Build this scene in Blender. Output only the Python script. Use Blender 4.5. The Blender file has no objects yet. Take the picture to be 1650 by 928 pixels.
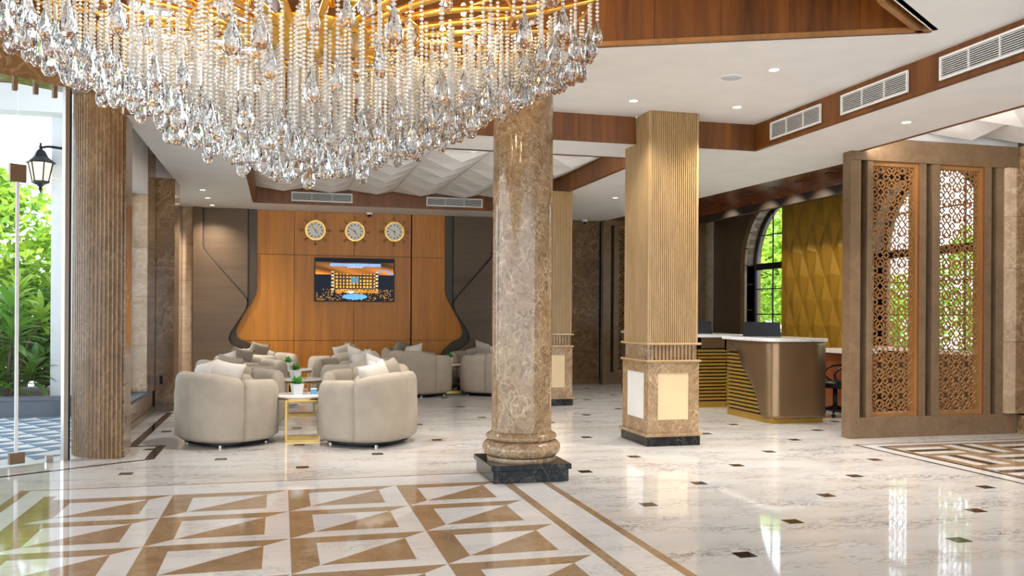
import bpy, bmesh, math, random
from mathutils import Vector, Matrix
random.seed(7)
PI = math.pi
sc = bpy.context.scene
C = sc.collection

# ------------------------------------------------------------------ camera, world, sun, exposure
cam = bpy.data.objects.new('camera', bpy.data.cameras.new('camera'))
C.objects.link(cam)
cam.data.sensor_width = 36.0
cam.data.lens = 36.0 * 1430 / 1650
cam.data.shift_y = 41.5 / 1650
cam.data.clip_start = 0.05
cam.data.clip_end = 300
YAW = math.atan(373 / 1430)
cam.matrix_world = (Matrix.Translation((0, 0, 1.4)) @ Matrix.Rotation(-YAW, 4, 'Z')
                    @ Matrix.Rotation(PI / 2, 4, 'X') @ Matrix.Rotation(math.radians(0.35), 4, 'Z'))
sc.camera = cam

world = bpy.data.worlds.new('sky')
sc.world = world
world.use_nodes = True
bgn = world.node_tree.nodes['Background']
bgn.inputs[0].default_value = (0.80, 0.91, 1.0, 1)
bgn.inputs[1].default_value = 2.9

sun = bpy.data.objects.new('sun', bpy.data.lights.new('sun', 'SUN'))
C.objects.link(sun)
sun.data.energy = 7.0
sun.data.color = (1.0, 0.95, 0.84)
sun.data.angle = math.radians(1.5)
sun.rotation_euler = (math.radians(36), math.radians(3), 0)

vs = sc.view_settings
vs.view_transform = 'Standard'
vs.look = 'None'
vs.gamma = 1.0
vs.use_curve_mapping = False
vs.exposure = 0.42
try:
    sc.cycles.max_bounces = 8
    sc.cycles.transmission_bounces = 7
    sc.cycles.glossy_bounces = 5
    sc.cycles.diffuse_bounces = 4
    sc.cycles.transparent_max_bounces = 12
    sc.cycles.caustics_reflective = False
    sc.cycles.caustics_refractive = False
    sc.cycles.sample_clamp_indirect = 6.0
except Exception:
    pass

# ------------------------------------------------------------------ materials
MATS = {}


class N:
    def __init__(s, name):
        s.m = bpy.data.materials.new(name)
        s.m.use_nodes = True
        s.t = s.m.node_tree
        s.b = s.t.nodes['Principled BSDF']

    def n(s, ty, **kw):
        nd = s.t.nodes.new(ty)
        for k, v in kw.items():
            if k.startswith('_'):
                setattr(nd, k[1:], v)
            else:
                nd.inputs[k.replace('_', ' ')].default_value = v
        return nd

    def l(s, a, b):
        s.t.links.new(a, b)

    def ramp(s, fac, stops, interp='LINEAR'):
        r = s.t.nodes.new('ShaderNodeValToRGB')
        cr = r.color_ramp
        cr.interpolation = interp
        while len(cr.elements) < len(stops):
            cr.elements.new(0.5)
        for e, (p, c) in zip(cr.elements, stops):
            e.position = p
            e.color = (*c, 1) if len(c) == 3 else c
        s.l(fac, r.inputs[0])
        return r.outputs[0]

    def coord(s, scale=(1, 1, 1), rot=(0, 0, 0), kind='Object'):
        tc = s.t.nodes.new('ShaderNodeTexCoord')
        mp = s.t.nodes.new('ShaderNodeMapping')
        mp.inputs['Scale'].default_value = scale
        mp.inputs['Rotation'].default_value = rot
        s.l(tc.outputs[kind], mp.inputs[0])
        return mp.outputs[0]

    def noise(s, vec, scale, detail=4, rough=0.5, dist=0):
        nd = s.n('ShaderNodeTexNoise', Scale=scale, Detail=detail, Roughness=rough, Distortion=dist)
        s.l(vec, nd.inputs['Vector'])
        return nd.outputs['Fac']

    def mix(s, fac, a, b, mode='MIX'):
        nd = s.t.nodes.new('ShaderNodeMix')
        nd.data_type = 'RGBA'
        nd.blend_type = mode
        if hasattr(fac, 'node'):
            s.l(fac, nd.inputs[0])
        else:
            nd.inputs[0].default_value = fac
        for v, i in ((a, 6), (b, 7)):
            if hasattr(v, 'node'):
                s.l(v, nd.inputs[i])
            else:
                nd.inputs[i].default_value = (*v, 1)
        return nd.outputs[2]

    def done(s, rough=0.5, metal=0.0, **kw):
        s.b.inputs['Roughness'].default_value = rough
        s.b.inputs['Metallic'].default_value = metal
        for k, v in kw.items():
            s.b.inputs[k.replace('_', ' ')].default_value = v
        return s.m

    def bump(s, h, strength=0.2, dist=0.01):
        b = s.n('ShaderNodeBump', Strength=strength, Distance=dist)
        s.l(h, b.inputs['Height'])
        s.l(b.outputs[0], s.b.inputs['Normal'])


def plain(name, col, rough=0.5, metal=0.0, **kw):
    k = N(name)
    k.b.inputs['Base Color'].default_value = (*col, 1)
    v = k.noise(k.coord(), 3.0, 2)
    k.l(k.mix(k.ramp(v, [(0.3, (0, 0, 0)), (0.7, (1, 1, 1))]), tuple(c * 0.93 for c in col), col), k.b.inputs['Base Color'])
    return k.done(rough, metal, **kw)


def emit(name, col, strength):
    k = N(name)
    k.b.inputs['Base Color'].default_value = (0, 0, 0, 1)
    k.b.inputs['Emission Color'].default_value = (*col, 1)
    k.b.inputs['Emission Strength'].default_value = strength
    return k.done(0.4)


def brown_marble(name, dark, mid, vein, rough=0.16, scale=1.0, vfac=0.75, stretch=(1, 1, 1)):
    k = N(name)
    dark, mid, vein = [(c[0] * 0.93, c[1] * 0.865, c[2] * 0.77) for c in (dark, mid, vein)]
    v = k.coord(tuple(scale * q for q in stretch))
    w = k.n('ShaderNodeTexNoise', Scale=2.2, Detail=3.0)
    k.l(v, w.inputs['Vector'])
    add = k.n('ShaderNodeVectorMath', _operation='MULTIPLY_ADD')
    k.l(w.outputs['Color'], add.inputs[0])
    add.inputs[1].default_value = (1.3, 1.3, 1.3)
    k.l(v, add.inputs[2])
    wv = add.outputs[0]

    def vein_layer(sc_, width):
        vo = k.n('ShaderNodeTexVoronoi', _feature='DISTANCE_TO_EDGE', Scale=sc_)
        k.l(wv, vo.inputs['Vector'])
        return k.ramp(vo.outputs['Distance'], [(0.0, (1, 1, 1)), (width, (0.25, 0.25, 0.25)), (width * 3, (0, 0, 0))])
    base = k.ramp(k.noise(wv, 3.0, 5, 0.6), [(0.3, dark), (0.7, mid)])
    a = vein_layer(3.2, 0.028)
    b = vein_layer(6.5, 0.06)
    patch = k.ramp(k.noise(v, 1.7, 2), [(0.35, (0.15, 0.15, 0.15)), (0.7, (1, 1, 1))])
    s1 = k.mix(1.0, a, k.mix(0.6, (0, 0, 0), b), 'ADD')
    s2 = k.mix(1.0, s1, patch, 'MULTIPLY')
    s3 = k.mix(1.0, s2, (vfac, vfac, vfac), 'MULTIPLY')
    k.l(k.mix(s3, base, vein), k.b.inputs['Base Color'])
    return k.done(rough)


def white_marble(name, base, vein, warm, rough=0.05, rot=0.5, sx=1.0, amount=1.0):
    k = N(name)
    v = k.coord((0.9 * sx, 2.6 * sx, 1), (0, 0, rot))
    n1 = k.noise(v, 4.5, 8, 0.68, 1.3)
    st = k.ramp(n1, [(0.455, (0, 0, 0)), (0.495, (1, 1, 1)), (0.53, (0, 0, 0))])
    m1 = k.ramp(k.noise(v, 1.3, 3), [(0.42, (0, 0, 0)), (0.68, (amount, amount, amount))])
    st2 = k.mix(1.0, st, m1, 'MULTIPLY')
    b2 = k.mix(k.ramp(k.noise(v, 0.7, 4, 0.6, 0.5), [(0.4, (0, 0, 0)), (0.75, (1, 1, 1))]), base, warm)
    k.l(k.mix(st2, b2, vein), k.b.inputs['Base Color'])
    return k.done(rough)


def wood(name, dark, mid, axis='Z', rough=0.25, scale=1.0, **kw):
    k = N(name)
    s = {'Z': (14, 14, 0.9), 'X': (0.9, 14, 14), 'Y': (14, 0.9, 14)}[axis]
    v = k.coord(tuple(q * scale for q in s))
    n1 = k.noise(v, 1.0, 6, 0.62, 0.6)
    n2 = k.noise(v, 0.22, 2, 0.5)
    m = k.mix(0.45, n1, n2)
    k.l(k.ramp(m, [(0.32, dark), (0.66, mid)]), k.b.inputs['Base Color'])
    return k.done(rough, **kw)


M = MATS
M['floor'] = white_marble('white_floor_marble', (0.70, 0.69, 0.68), (0.13, 0.105, 0.09), (0.63, 0.585, 0.53), 0.045)
M['inlay_white'] = white_marble('white_inlay_marble', (0.76, 0.76, 0.77), (0.36, 0.36, 0.37), (0.82, 0.81, 0.80), 0.045, 1.1, 1.3, 0.8)
M['inlay_brown'] = brown_marble('brown_inlay_marble', (0.33, 0.23, 0.145), (0.43, 0.31, 0.205), (0.62, 0.51, 0.39), 0.06, 0.9, 0.45)
M['inlay_dark'] = brown_marble('dark_inlay_marble', (0.02, 0.014, 0.01), (0.05, 0.033, 0.022), (0.2, 0.15, 0.1), 0.08, 1.5, 0.3)
M['black_marble'] = brown_marble('black_base_marble', (0.005, 0.006, 0.008), (0.012, 0.014, 0.018), (0.45, 0.45, 0.42), 0.12, 1.6, 0.22)
M['black_marble'].node_tree.nodes['Principled BSDF'].inputs['Specular IOR Level'].default_value = 0.22
M['emperador'] = brown_marble('brown_wall_marble', (0.16, 0.095, 0.047), (0.29, 0.19, 0.108), (0.58, 0.45, 0.31), 0.14, 1.0, 0.75)
M['emperador_dark'] = brown_marble('dark_wall_marble', (0.10, 0.06, 0.03), (0.19, 0.12, 0.066), (0.42, 0.31, 0.2), 0.14, 1.0, 0.6)
M['emperador_light'] = brown_marble('light_wall_marble', (0.44, 0.33, 0.235), (0.60, 0.48, 0.37), (0.80, 0.71, 0.60), 0.14, 1.0, 0.8)
M['column'] = brown_marble('column_marble', (0.19, 0.118, 0.062), (0.385, 0.268, 0.162), (0.74, 0.62, 0.47), 0.09, 2.5, 0.85, (1, 1, 0.75))
M['flute'] = brown_marble('beige_fluted_stone', (0.36, 0.245, 0.12), (0.47, 0.335, 0.18), (0.60, 0.45, 0.27), 0.22, 0.8, 0.4, (3, 3, 0.5))
M['pilaster'] = brown_marble('brown_fluted_stone', (0.17, 0.10, 0.05), (0.31, 0.20, 0.11), (0.52, 0.39, 0.25), 0.22, 1.6, 0.6, (1.6, 1.6, 0.6))
M['pedestal'] = brown_marble('pedestal_marble', (0.22, 0.14, 0.072), (0.40, 0.275, 0.165), (0.68, 0.55, 0.39), 0.13, 1.6, 0.7)
M['cream'] = plain('cream_marble', (0.72, 0.55, 0.33), 0.12)
M['white_panel'] = plain('white_marble_panel', (0.80, 0.77, 0.72), 0.12)
M['screen_stone'] = brown_marble('screen_stone', (0.155, 0.105, 0.066), (0.215, 0.148, 0.094), (0.31, 0.225, 0.15), 0.22, 1.4, 0.35)
M['plaster'] = plain('white_ceiling_paint', (0.80, 0.79, 0.78), 0.6)
M['relief'] = plain('white_relief_panel', (0.78, 0.77, 0.76), 0.5)
M['beam_wood'] = wood('dark_beam_wood', (0.062, 0.017, 0.002), (0.23, 0.076, 0.009), 'Z', 0.45)
M['cove_wood'] = wood('dark_cove_wood', (0.035, 0.010, 0.004), (0.13, 0.036, 0.010), 'X', 0.22)
M['wall_wood'] = wood('orange_wall_wood', (0.32, 0.105, 0.004), (0.57, 0.21, 0.008), 'Z', 0.42)
M['laminate'] = wood('taupe_laminate', (0.070, 0.041, 0.020), (0.115, 0.071, 0.037), 'X', 0.4)
M['laminate_dark'] = plain('dark_taupe_edge', (0.045, 0.027, 0.014), 0.4)
M['dark_gap_and_shade'] = plain('dark_joint_and_shade', (0.02, 0.012, 0.008), 0.6)  # joints and backings, plus the shadow lines painted on the taupe panels
M['lattice'] = wood('lattice_wood', (0.24, 0.105, 0.030), (0.38, 0.18, 0.06), 'Z', 0.4)
M['jamb'] = wood('reddish_jamb_wood', (0.14, 0.045, 0.012), (0.24, 0.085, 0.025), 'Z', 0.35)
M['gold_wall'] = plain('gold_relief_paint', (0.31, 0.175, 0.018), 0.38, 0.35)
M['gold_rib'] = plain('gold_rib', (0.50, 0.30, 0.045), 0.3, 0.55)
M['gold'] = plain('polished_gold', (0.95, 0.55, 0.12), 0.2, 1.0)
M['brass'] = plain('brass', (0.46, 0.29, 0.085), 0.28, 1.0)
M['bronze'] = plain('bronze_sheet', (0.27, 0.17, 0.09), 0.3, 0.75)
M['counter_top'] = white_marble('counter_marble', (0.80, 0.80, 0.80), (0.35, 0.33, 0.31), (0.72, 0.7, 0.67), 0.1, 0.3, 2.0)
M['fabric'] = None
M['white'] = plain('white_paint', (0.82, 0.82, 0.82), 0.4)
M['ceramic'] = plain('white_ceramic', (0.85, 0.85, 0.85), 0.2)
M['black'] = plain('black_plastic', (0.008, 0.008, 0.010), 0.35, 0.0, Specular_IOR_Level=0.25)
M['black_metal'] = plain('black_metal', (0.012, 0.014, 0.018), 0.4, 0.3)
M['steel'] = plain('brushed_steel', (0.6, 0.58, 0.55), 0.3, 1.0)
M['fitting'] = plain('bronze_fitting', (0.25, 0.17, 0.11), 0.35, 0.6)
M['grille_dark'] = plain('grille_shadow', (0.008, 0.010, 0.014), 0.8)
M['leaf'] = None
M['soil'] = plain('soil', (0.05, 0.03, 0.018), 0.9)
M['planter'] = plain('slate_planter', (0.10, 0.12, 0.15), 0.6)
M['pave_white'] = plain('white_paving', (0.75, 0.76, 0.77), 0.5)
M['pave_slate'] = plain('slate_blue_paving', (0.13, 0.22, 0.34), 0.5)
M['ground'] = plain('pale_ground', (0.55, 0.55, 0.52), 0.8)
M['ext_white'] = plain('white_render', (0.82, 0.84, 0.86), 0.7)
M['bark'] = plain('bark', (0.14, 0.10, 0.07), 0.85)
M['cabinet_red'] = wood('red_brown_cabinet', (0.16, 0.04, 0.012), (0.24, 0.065, 0.02), 'Z', 0.35)
M['dial'] = plain('clock_dial', (0.82, 0.82, 0.78), 0.4)
M['blue'] = plain('blue_acrylic', (0.12, 0.36, 0.62), 0.2)
M['speaker'] = plain('speaker_mesh', (0.52, 0.55, 0.62), 0.7)
M['bulb'] = emit('glowing_bulb', (1.0, 0.72, 0.30), 28.0)
M['lens'] = emit('downlight_lens', (1.0, 0.80, 0.50), 14.0)
M['lantern_glass'] = emit('lantern_glow', (1.0, 0.86, 0.55), 1.3)

k = N('beige_chair_fabric')
fv = k.coord()
fine = k.noise(fv, 260, 2)
k.l(k.ramp(k.mix(0.5, fine, k.noise(fv, 5, 3)), [(0.3, (0.35, 0.295, 0.23)), (0.7, (0.475, 0.41, 0.33))]), k.b.inputs['Base Color'])
k.bump(fine, 0.15, 0.003)
M['fabric'] = k.done(0.85)
k = N('grey_cushion_fabric')
fv = k.coord()
fine = k.noise(fv, 200, 2)
k.l(k.ramp(fine, [(0.3, (0.25, 0.21, 0.17)), (0.7, (0.36, 0.31, 0.26))]), k.b.inputs['Base Color'])
M['cushion_grey'] = k.done(0.85)
k = N('pale_cushion_fabric')
fv = k.coord()
fine = k.noise(fv, 200, 2)
k.l(k.ramp(fine, [(0.3, (0.52, 0.47, 0.41)), (0.7, (0.66, 0.61, 0.55))]), k.b.inputs['Base Color'])
M['cushion_pale'] = k.done(0.85)


def leafmat(name, a, b):
    k = N(name)
    rnd = k.t.nodes.new('ShaderNodeNewGeometry')
    col = k.ramp(rnd.outputs['Random Per Island'], [(0.0, a), (1.0, b)])
    oi = k.t.nodes.new('ShaderNodeObjectInfo')
    col2 = k.mix(k.ramp(oi.outputs['Random'], [(0, (0, 0, 0)), (1, (0.5, 0.5, 0.5))]), col, b)
    k.l(col2, k.b.inputs['Base Color'])
    tr = k.t.nodes.new('ShaderNodeBsdfTranslucent')
    k.l(col2, tr.inputs[0])
    ms = k.n('ShaderNodeMixShader', Fac=0.4)
    k.l(k.b.outputs[0], ms.inputs[1])
    k.l(tr.outputs[0], ms.inputs[2])
    k.l(ms.outputs[0], k.t.nodes['Material Output'].inputs[0])
    return k.done(0.4)


M['leaf'] = leafmat('green_leaf', (0.03, 0.13, 0.02), (0.14, 0.34, 0.03))
M['leaf_light'] = leafmat('bright_leaf', (0.12, 0.30, 0.03), (0.42, 0.60, 0.06))
M['leaf_pot'] = leafmat('pot_leaf', (0.03, 0.18, 0.02), (0.10, 0.38, 0.05))


def glassmat(name, tint, refl):
    k = N(name)
    tp = k.n('ShaderNodeBsdfTransparent')
    tp.inputs[0].default_value = (*tint, 1)
    gl = k.n('ShaderNodeBsdfGlossy', Roughness=0.02)
    lw = k.n('ShaderNodeLayerWeight', Blend=0.5)
    pw_ = k.n('ShaderNodeMath', _operation='POWER')
    k.l(lw.outputs['Facing'], pw_.inputs[0])
    pw_.inputs[1].default_value = 4.0
    ma = k.n('ShaderNodeMath', _operation='MULTIPLY_ADD')
    k.l(pw_.outputs[0], ma.inputs[0])
    ma.inputs[1].default_value = refl
    ma.inputs[2].default_value = 0.03
    ms = k.t.nodes.new('ShaderNodeMixShader')
    k.l(ma.outputs[0], ms.inputs[0])
    k.l(tp.outputs[0], ms.inputs[1])
    k.l(gl.outputs[0], ms.inputs[2])
    k.l(ms.outputs[0], k.t.nodes['Material Output'].inputs[0])
    return k.m


M['glass'] = glassmat('clear_glass', (0.98, 0.99, 1.0), 0.5)
k = N('cut_crystal')
k.b.inputs['Base Color'].default_value = (1, 1, 1, 1)
M['crystal'] = k.done(0.0, 0.0, IOR=1.55, Transmission_Weight=1.0)
k = N('crystal_bead')
k.b.inputs['Base Color'].default_value = (0.95, 0.92, 0.90, 1)
M['bead'] = k.done(0.05, 0.0, IOR=1.6, Transmission_Weight=0.35, Specular_IOR_Level=0.8)


# ------------------------------------------------------------------ mesh helpers
class B:
    """collects shapes in world (or local) coordinates and links them as one mesh"""

    def __init__(s, org=(0, 0, 0)):
        s.v = []
        s.f = []
        s.o = org

    def add(s, vs_, fs):
        n = len(s.v)
        o = s.o
        s.v += [(p[0] - o[0], p[1] - o[1], p[2] - o[2]) for p in vs_]
        s.f += [tuple(i + n for i in q) for q in fs]
        return s

    def box(s, x0, x1, y0, y1, z0, z1):
        return s.add([(x0, y0, z0), (x1, y0, z0), (x1, y1, z0), (x0, y1, z0), (x0, y0, z1), (x1, y0, z1), (x1, y1, z1), (x0, y1, z1)],
                     [(3, 2, 1, 0), (4, 5, 6, 7), (0, 1, 5, 4), (1, 2, 6, 5), (2, 3, 7, 6), (3, 0, 4, 7)])

    def prism(s, poly, a0, a1, axis='z'):
        """poly: list of 2-D points, extruded along axis; x:(y,z) y:(x,z) z:(x,y)"""
        def mk(p, a):
            return {'z': (p[0], p[1], a), 'y': (p[0], a, p[1]), 'x': (a, p[0], p[1])}[axis]
        n = len(poly)
        vs_ = [mk(p, a0) for p in poly] + [mk(p, a1) for p in poly]
        fs = [tuple(range(n - 1, -1, -1)), tuple(range(n, 2 * n))]
        fs += [(i, (i + 1) % n, n + (i + 1) % n, n + i) for i in range(n)]
        return s.add(vs_, fs)

    def lathe(s, prof, n=32, c=(0, 0), a0=0.0, a1=2 * PI, sx=1.0, sy=1.0):
        full = abs(a1 - a0 - 2 * PI) < 1e-6
        m = n if full else n + 1
        vs_ = []
        for i in range(m):
            a = a0 + (a1 - a0) * i / n
            for r, z in prof:
                vs_.append((c[0] + r * math.cos(a) * sx, c[1] + r * math.sin(a) * sy, z))
        p = len(prof)
        fs = []
        for i in range(n):
            j = (i + 1) % m
            for q in range(p - 1):
                fs.append((i * p + q, j * p + q, j * p + q + 1, i * p + q + 1))
        return s.add(vs_, fs)

    def tube(s, pts, r, n=8, closed=False):
        pts = [Vector(p) for p in pts]
        m = len(pts)
        rs = r if isinstance(r, (list, tuple)) else [r] * m
        vs_ = []
        up = None
        for i, p in enumerate(pts):
            if closed:
                d = pts[(i + 1) % m] - pts[i - 1]
            else:
                d = pts[min(i + 1, m - 1)] - pts[max(i - 1, 0)]
            d = d.normalized() if d.length > 1e-9 else Vector((0, 0, 1))
            if up is None:
                up = Vector((0, 0, 1)) if abs(d.z) < 0.9 else Vector((1, 0, 0))
            u = d.cross(up)
            if u.length < 1e-6:
                u = d.cross(Vector((0, 1, 0)))
            u.normalize()
            w = u.cross(d).normalized()
            up = w
            for j in range(n):
                a = 2 * PI * j / n
                vs_.append(tuple(p + u * (rs[i] * math.cos(a)) + w * (rs[i] * math.sin(a))))
        fs = []
        for i in range(m if closed else m - 1):
            i2 = (i + 1) % m
            for j in range(n):
                fs.append((i * n + j, i * n + (j + 1) % n, i2 * n + (j + 1) % n, i2 * n + j))
        if not closed:
            fs.append(tuple(range(n - 1, -1, -1)))
            fs.append(tuple((m - 1) * n + j for j in range(n)))
        return s.add(vs_, fs)

    def ell(s, c, r, nu=8, nv=6):
        prof = [(max(1e-4, math.sin(PI * i / nv)), -math.cos(PI * i / nv)) for i in range(nv + 1)]
        vs_ = []
        for i in range(nu):
            a = 2 * PI * i / nu
            for rr, z in prof:
                vs_.append((c[0] + r[0] * rr * math.cos(a), c[1] + r[1] * rr * math.sin(a), c[2] + r[2] * z))
        p = nv + 1
        fs = [(i * p + q, ((i + 1) % nu) * p + q, ((i + 1) % nu) * p + q + 1, i * p + q + 1) for i in range(nu) for q in range(nv)]
        return s.add(vs_, fs)

    def mesh(s, name, smooth=False):
        me = bpy.data.meshes.new(name)
        me.from_pydata(s.v, [], s.f)
        bm = bmesh.new()
        bm.from_mesh(me)
        bmesh.ops.recalc_face_normals(bm, faces=bm.faces)
        bm.to_mesh(me)
        bm.free()
        if smooth:
            me.polygons.foreach_set('use_smooth', [True] * len(me.polygons))
        return me

    def build(s, name, mat, parent=None, smooth=False, bevel=0.0, auto=None):
        me = s.mesh(name, smooth)
        me.materials.append(M[mat] if isinstance(mat, str) else mat)
        o = bpy.data.objects.new(name, me)
        C.objects.link(o)
        if parent is not None:
            o.parent = parent
        elif s.o != (0, 0, 0):
            o.location = s.o
        if bevel:
            b = o.modifiers.new('bevel', 'BEVEL')
            b.width = bevel
            b.segments = 2
            b.limit_method = 'ANGLE'
        if auto:
            try:
                me.set_sharp_from_angle(angle=math.radians(auto))
            except Exception:
                pass
        return o


def tag(o, label=None, cat=None, group=None, kind=None):
    if label:
        o['label'] = label
    if cat:
        o['category'] = cat
    if group:
        o['group'] = group
    if kind:
        o['kind'] = kind
    return o


def thing(name, loc, label, cat, group=None, rz=0.0):
    o = bpy.data.objects.new(name, None)
    o.empty_display_size = 0.1
    C.objects.link(o)
    o.location = loc
    o.rotation_euler = (0, 0, rz)
    return tag(o, label, cat, group)


def struct(o, label, cat):
    return tag(o, label, cat, None, 'structure')


def copy_tree(o, parent=None):
    c_ = o.copy()
    C.objects.link(c_)
    c_.parent = parent
    for ch in list(o.children):
        copy_tree(ch, c_)
    return c_


def inst(name, me, parent, loc, rot=(0, 0, 0), scale=(1, 1, 1)):
    o = bpy.data.objects.new(name, me)
    C.objects.link(o)
    o.parent = parent
    o.location = loc
    o.rotation_euler = rot
    o.scale = scale
    return o


def fill(outer, z, holes=()):
    """flat polygon with holes, as vertex/face lists"""
    bm = bmesh.new()
    edges = []
    for loop in [outer, *holes]:
        vv = [bm.verts.new((p[0], p[1], z)) for p in loop]
        edges += [bm.edges.new((vv[i], vv[(i + 1) % len(vv)])) for i in range(len(vv))]
    bmesh.ops.triangle_fill(bm, use_beauty=True, use_dissolve=False, edges=edges)
    bm.verts.index_update()
    r = [tuple(v.co) for v in bm.verts], [tuple(v.index for v in f.verts) for f in bm.faces]
    bm.free()
    return r


def lerp(a, b, t):
    return a + (b - a) * t


CEIL, SOF, WY, RX, LX = 3.57, 3.28, 16.9, 8.75, -1.70

# ================================================================== STRUCTURE
# ---- floor
floor = B().prism([(-1.72, 17.0), (8.95, 17.0), (8.95, -3), (-6, -3), (-6, 6.02), (-1.97, 9.10), (-1.72, 9.3)], -0.12, 0.0).build('floor', 'floor')
struct(floor, 'polished white veined marble lobby floor', 'floor')


def inlay(poly, mat, top=0.0025, name='tile'):
    return B().prism(poly, -0.01, top).build(name, mat, floor)


def rect(x0, x1, y0, y1):
    return [(x0, y0), (x1, y0), (x1, y1), (x0, y1)]


# carpet-like inlay under the chandelier: white bed, brown bands, counterchange squares
X0, X1, MW, MD, FT = -1.63, 1.76, 0.8475, 0.775, 0.155
YF = 7.20
inlay(rect(-1.94, 2.17, 2.2, 7.62), 'inlay_white', 0.001, 'inlay_bed')
for x0_, x1_ in ((1.785, 1.855), (2.11, 2.17), (-1.94, -1.87), (-1.71, -1.63)):
    inlay(rect(x0_, x1_, 2.2, 7.34 if x0_ in (1.785, -1.71) else 7.62), 'inlay_brown', name='border_band')
inlay(rect(-1.87, 2.11, 7.595, 7.62), 'inlay_brown', name='border_band')
for i in range(4):
    for j in range(5):
        x0_, y1_ = X0 + i * MW, YF - j * MD
        x1_, y0_ = x0_ + MW, y1_ - MD
        a, b_, c_, d_ = (x0_, y0_), (x1_, y0_), (x1_, y1_), (x0_, y1_)
        ft, fy = FT, FT * MD / MW
        ia, ib, ic, id_ = (x0_ + ft, y0_ + fy), (x1_ - ft, y0_ + fy), (x1_ - ft, y1_ - fy), (x0_ + ft, y1_ - fy)
        inlay([a, ia, id_, ic, c_, d_], 'inlay_brown')
        inlay([a, b_, c_, ic, ib, ia], 'inlay_white')
        inlay([ia, ic, id_], 'inlay_white')
        inlay([ia, ib, ic], 'inlay_brown')
# dark cabochons
cab = B().box(-0.055, 0.055, -0.055, 0.055, -0.01, 0.0025).mesh('cabochon_tile')
cab.materials.append(M['inlay_dark'])


def blocked(x, y):
    if 1.6 < x < 2.45 and 7.0 < y < 7.85:
        return True
    if 3.65 < x < 4.5 and 8.6 < y < 9.6:
        return True
    if 3.65 < x < 4.45 and 12.8 < y < 13.8:
        return True
    if x > 5.95 and y < 8.9:
        return True
    if 5.95 < x < 7.0 and y > 10.1:
        return True
    if x < 2.3 and y < 7.75:
        return True
    return x > 8.2 or y > 16.5


for i in range(0, 8):
    for j in range(0, 9):
        x, y = 2.63 + 0.745 * i, 4.67 + 1.4 * j + (0.68 if i % 2 else 0)
        if not blocked(x, y):
            inst('cabochon_tile', cab, floor, (x, y, 0))
for i in range(0, 4):
    for j in range(0, 6):
        x, y = 0.94 - 0.74 * i, 8.86 + 1.4 * j - (0.62 if i % 2 else 0)
        if not blocked(x, y):
            inst('cabochon_tile', cab, floor, (x, y, 0))
for i in (0, 1):
    for j in range(1, 5):
        x, y = 1.68 + 0.0 * i, 8.3 + 1.4 * j
        if i == 0:
            inst('cabochon_tile', cab, floor, (x, y, 0))
# dark border along the window wall and the entrance
inlay(rect(-1.52, -1.43, 9.90, 13.12), 'inlay_dark', name='border_band')
inlay(rect(-1.52, -1.15, 9.84, 9.90), 'inlay_dark', name='border_band')
inlay(rect(-1.24, -1.15, 9.0, 9.84), 'inlay_dark', name='border_band')
inlay([(-1.15, 9.0), (-1.24, 9.0), (-3.4, 7.60), (-3.4, 7.54)], 'inlay_dark', name='border_band')
# woven inlay by the stone screen
inlay(rect(6.02, 8.72, 4.2, 8.39), 'inlay_dark', 0.0008, 'inlay_bed')
inlay(rect(6.06, 8.70, 4.24, 8.35), 'inlay_white', 0.0014, 'inlay_bed')
inlay(rect(6.20, 8.70, 4.36, 8.22), 'inlay_dark', 0.0020, 'inlay_bed')
inlay(rect(6.25, 8.70, 4.40, 8.17), 'inlay_brown', 0.0026, 'inlay_bed')
bs = 0.612
for i in range(4):
    for j in range(5):
        bx, by = 6.25 + i * bs, 8.17 - (j + 1) * bs
        if by < 5.0 and i < 1:
            pass
        for q, (t0, t1, mt) in enumerate(((0.16, 0.36, 'inlay_white'), (0.40, 0.56, 'inlay_dark'), (0.60, 0.80, 'inlay_white'))):
            if (i + j) % 2 == 0:
                inlay(rect(bx + 0.05, bx + bs - 0.02, by + bs * t0, by + bs * t1), mt, 0.0035, 'strip')
            else:
                inlay(rect(bx + bs * t0, bx + bs * t1, by + 0.03, by + bs - 0.03), mt, 0.0035, 'strip')

# ---- ceilings
b = B()
main_poly = [(-0.05, 9.1), (2.41, 6.81), (4.78, 5.73), (4.06, 5.24), (2.2, 3.95), (1.5, 2.6), (-6, 2.6), (-6, -3), (5.22, -3), (5.22, 9.1)]
for zz in (CEIL, CEIL + 0.04):
    b.add(*fill(main_poly, zz))
ceiling = b.build('ceiling', 'plaster')
struct(ceiling, 'flat white painted main ceiling with downlights', 'ceiling')


def ceil_part(outer, z, holes=(), mat='plaster', name='soffit'):
    b = B()
    for zz in (z, z + 0.04):
        b.add(*fill(outer, zz, holes))
    return b.build(name, mat, ceiling)


CO = dict(x0=-0.42, x1=4.25, y0=10.0, y1=15.80)        # lounge coffer
K3 = dict(x0=6.38, x1=8.75, y0=3.0, y1=8.98)           # coffer beside the stone screen
ceil_part([(-1.45, 9.1), (6.38, 9.1), (6.38, 9.0), (6.76, 9.0), (6.35, 16.0), (6.3, WY), (-1.45, WY)], SOF,
          [[(CO['x0'], CO['y0']), (CO['x1'], CO['y0']), (CO['x1'], CO['y1']), (CO['x0'], CO['y1'])]])
ceil_part([(5.22, -3), (6.38, -3), (6.38, 9.1), (5.22, 9.1)], SOF)
ceil_part([(6.38, -3), (RX, -3), (RX, 3.0), (6.38, 3.0)], SOF)
ceil_part([(6.3, 8.98), (RX, 8.98), (RX, WY), (6.3, WY)], 3.60, (), 'plaster', 'upper_soffit')
ceil_part([(LX - 0.3, 9.1), (-1.45, 9.1), (-1.45, WY), (LX - 0.3, WY)], 3.60, (), 'plaster', 'window_pelmet')
B().box(-1.47, -1.45, 9.1, 13.3, SOF, 3.60).build('pelmet_edge', 'plaster', ceiling)
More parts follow.
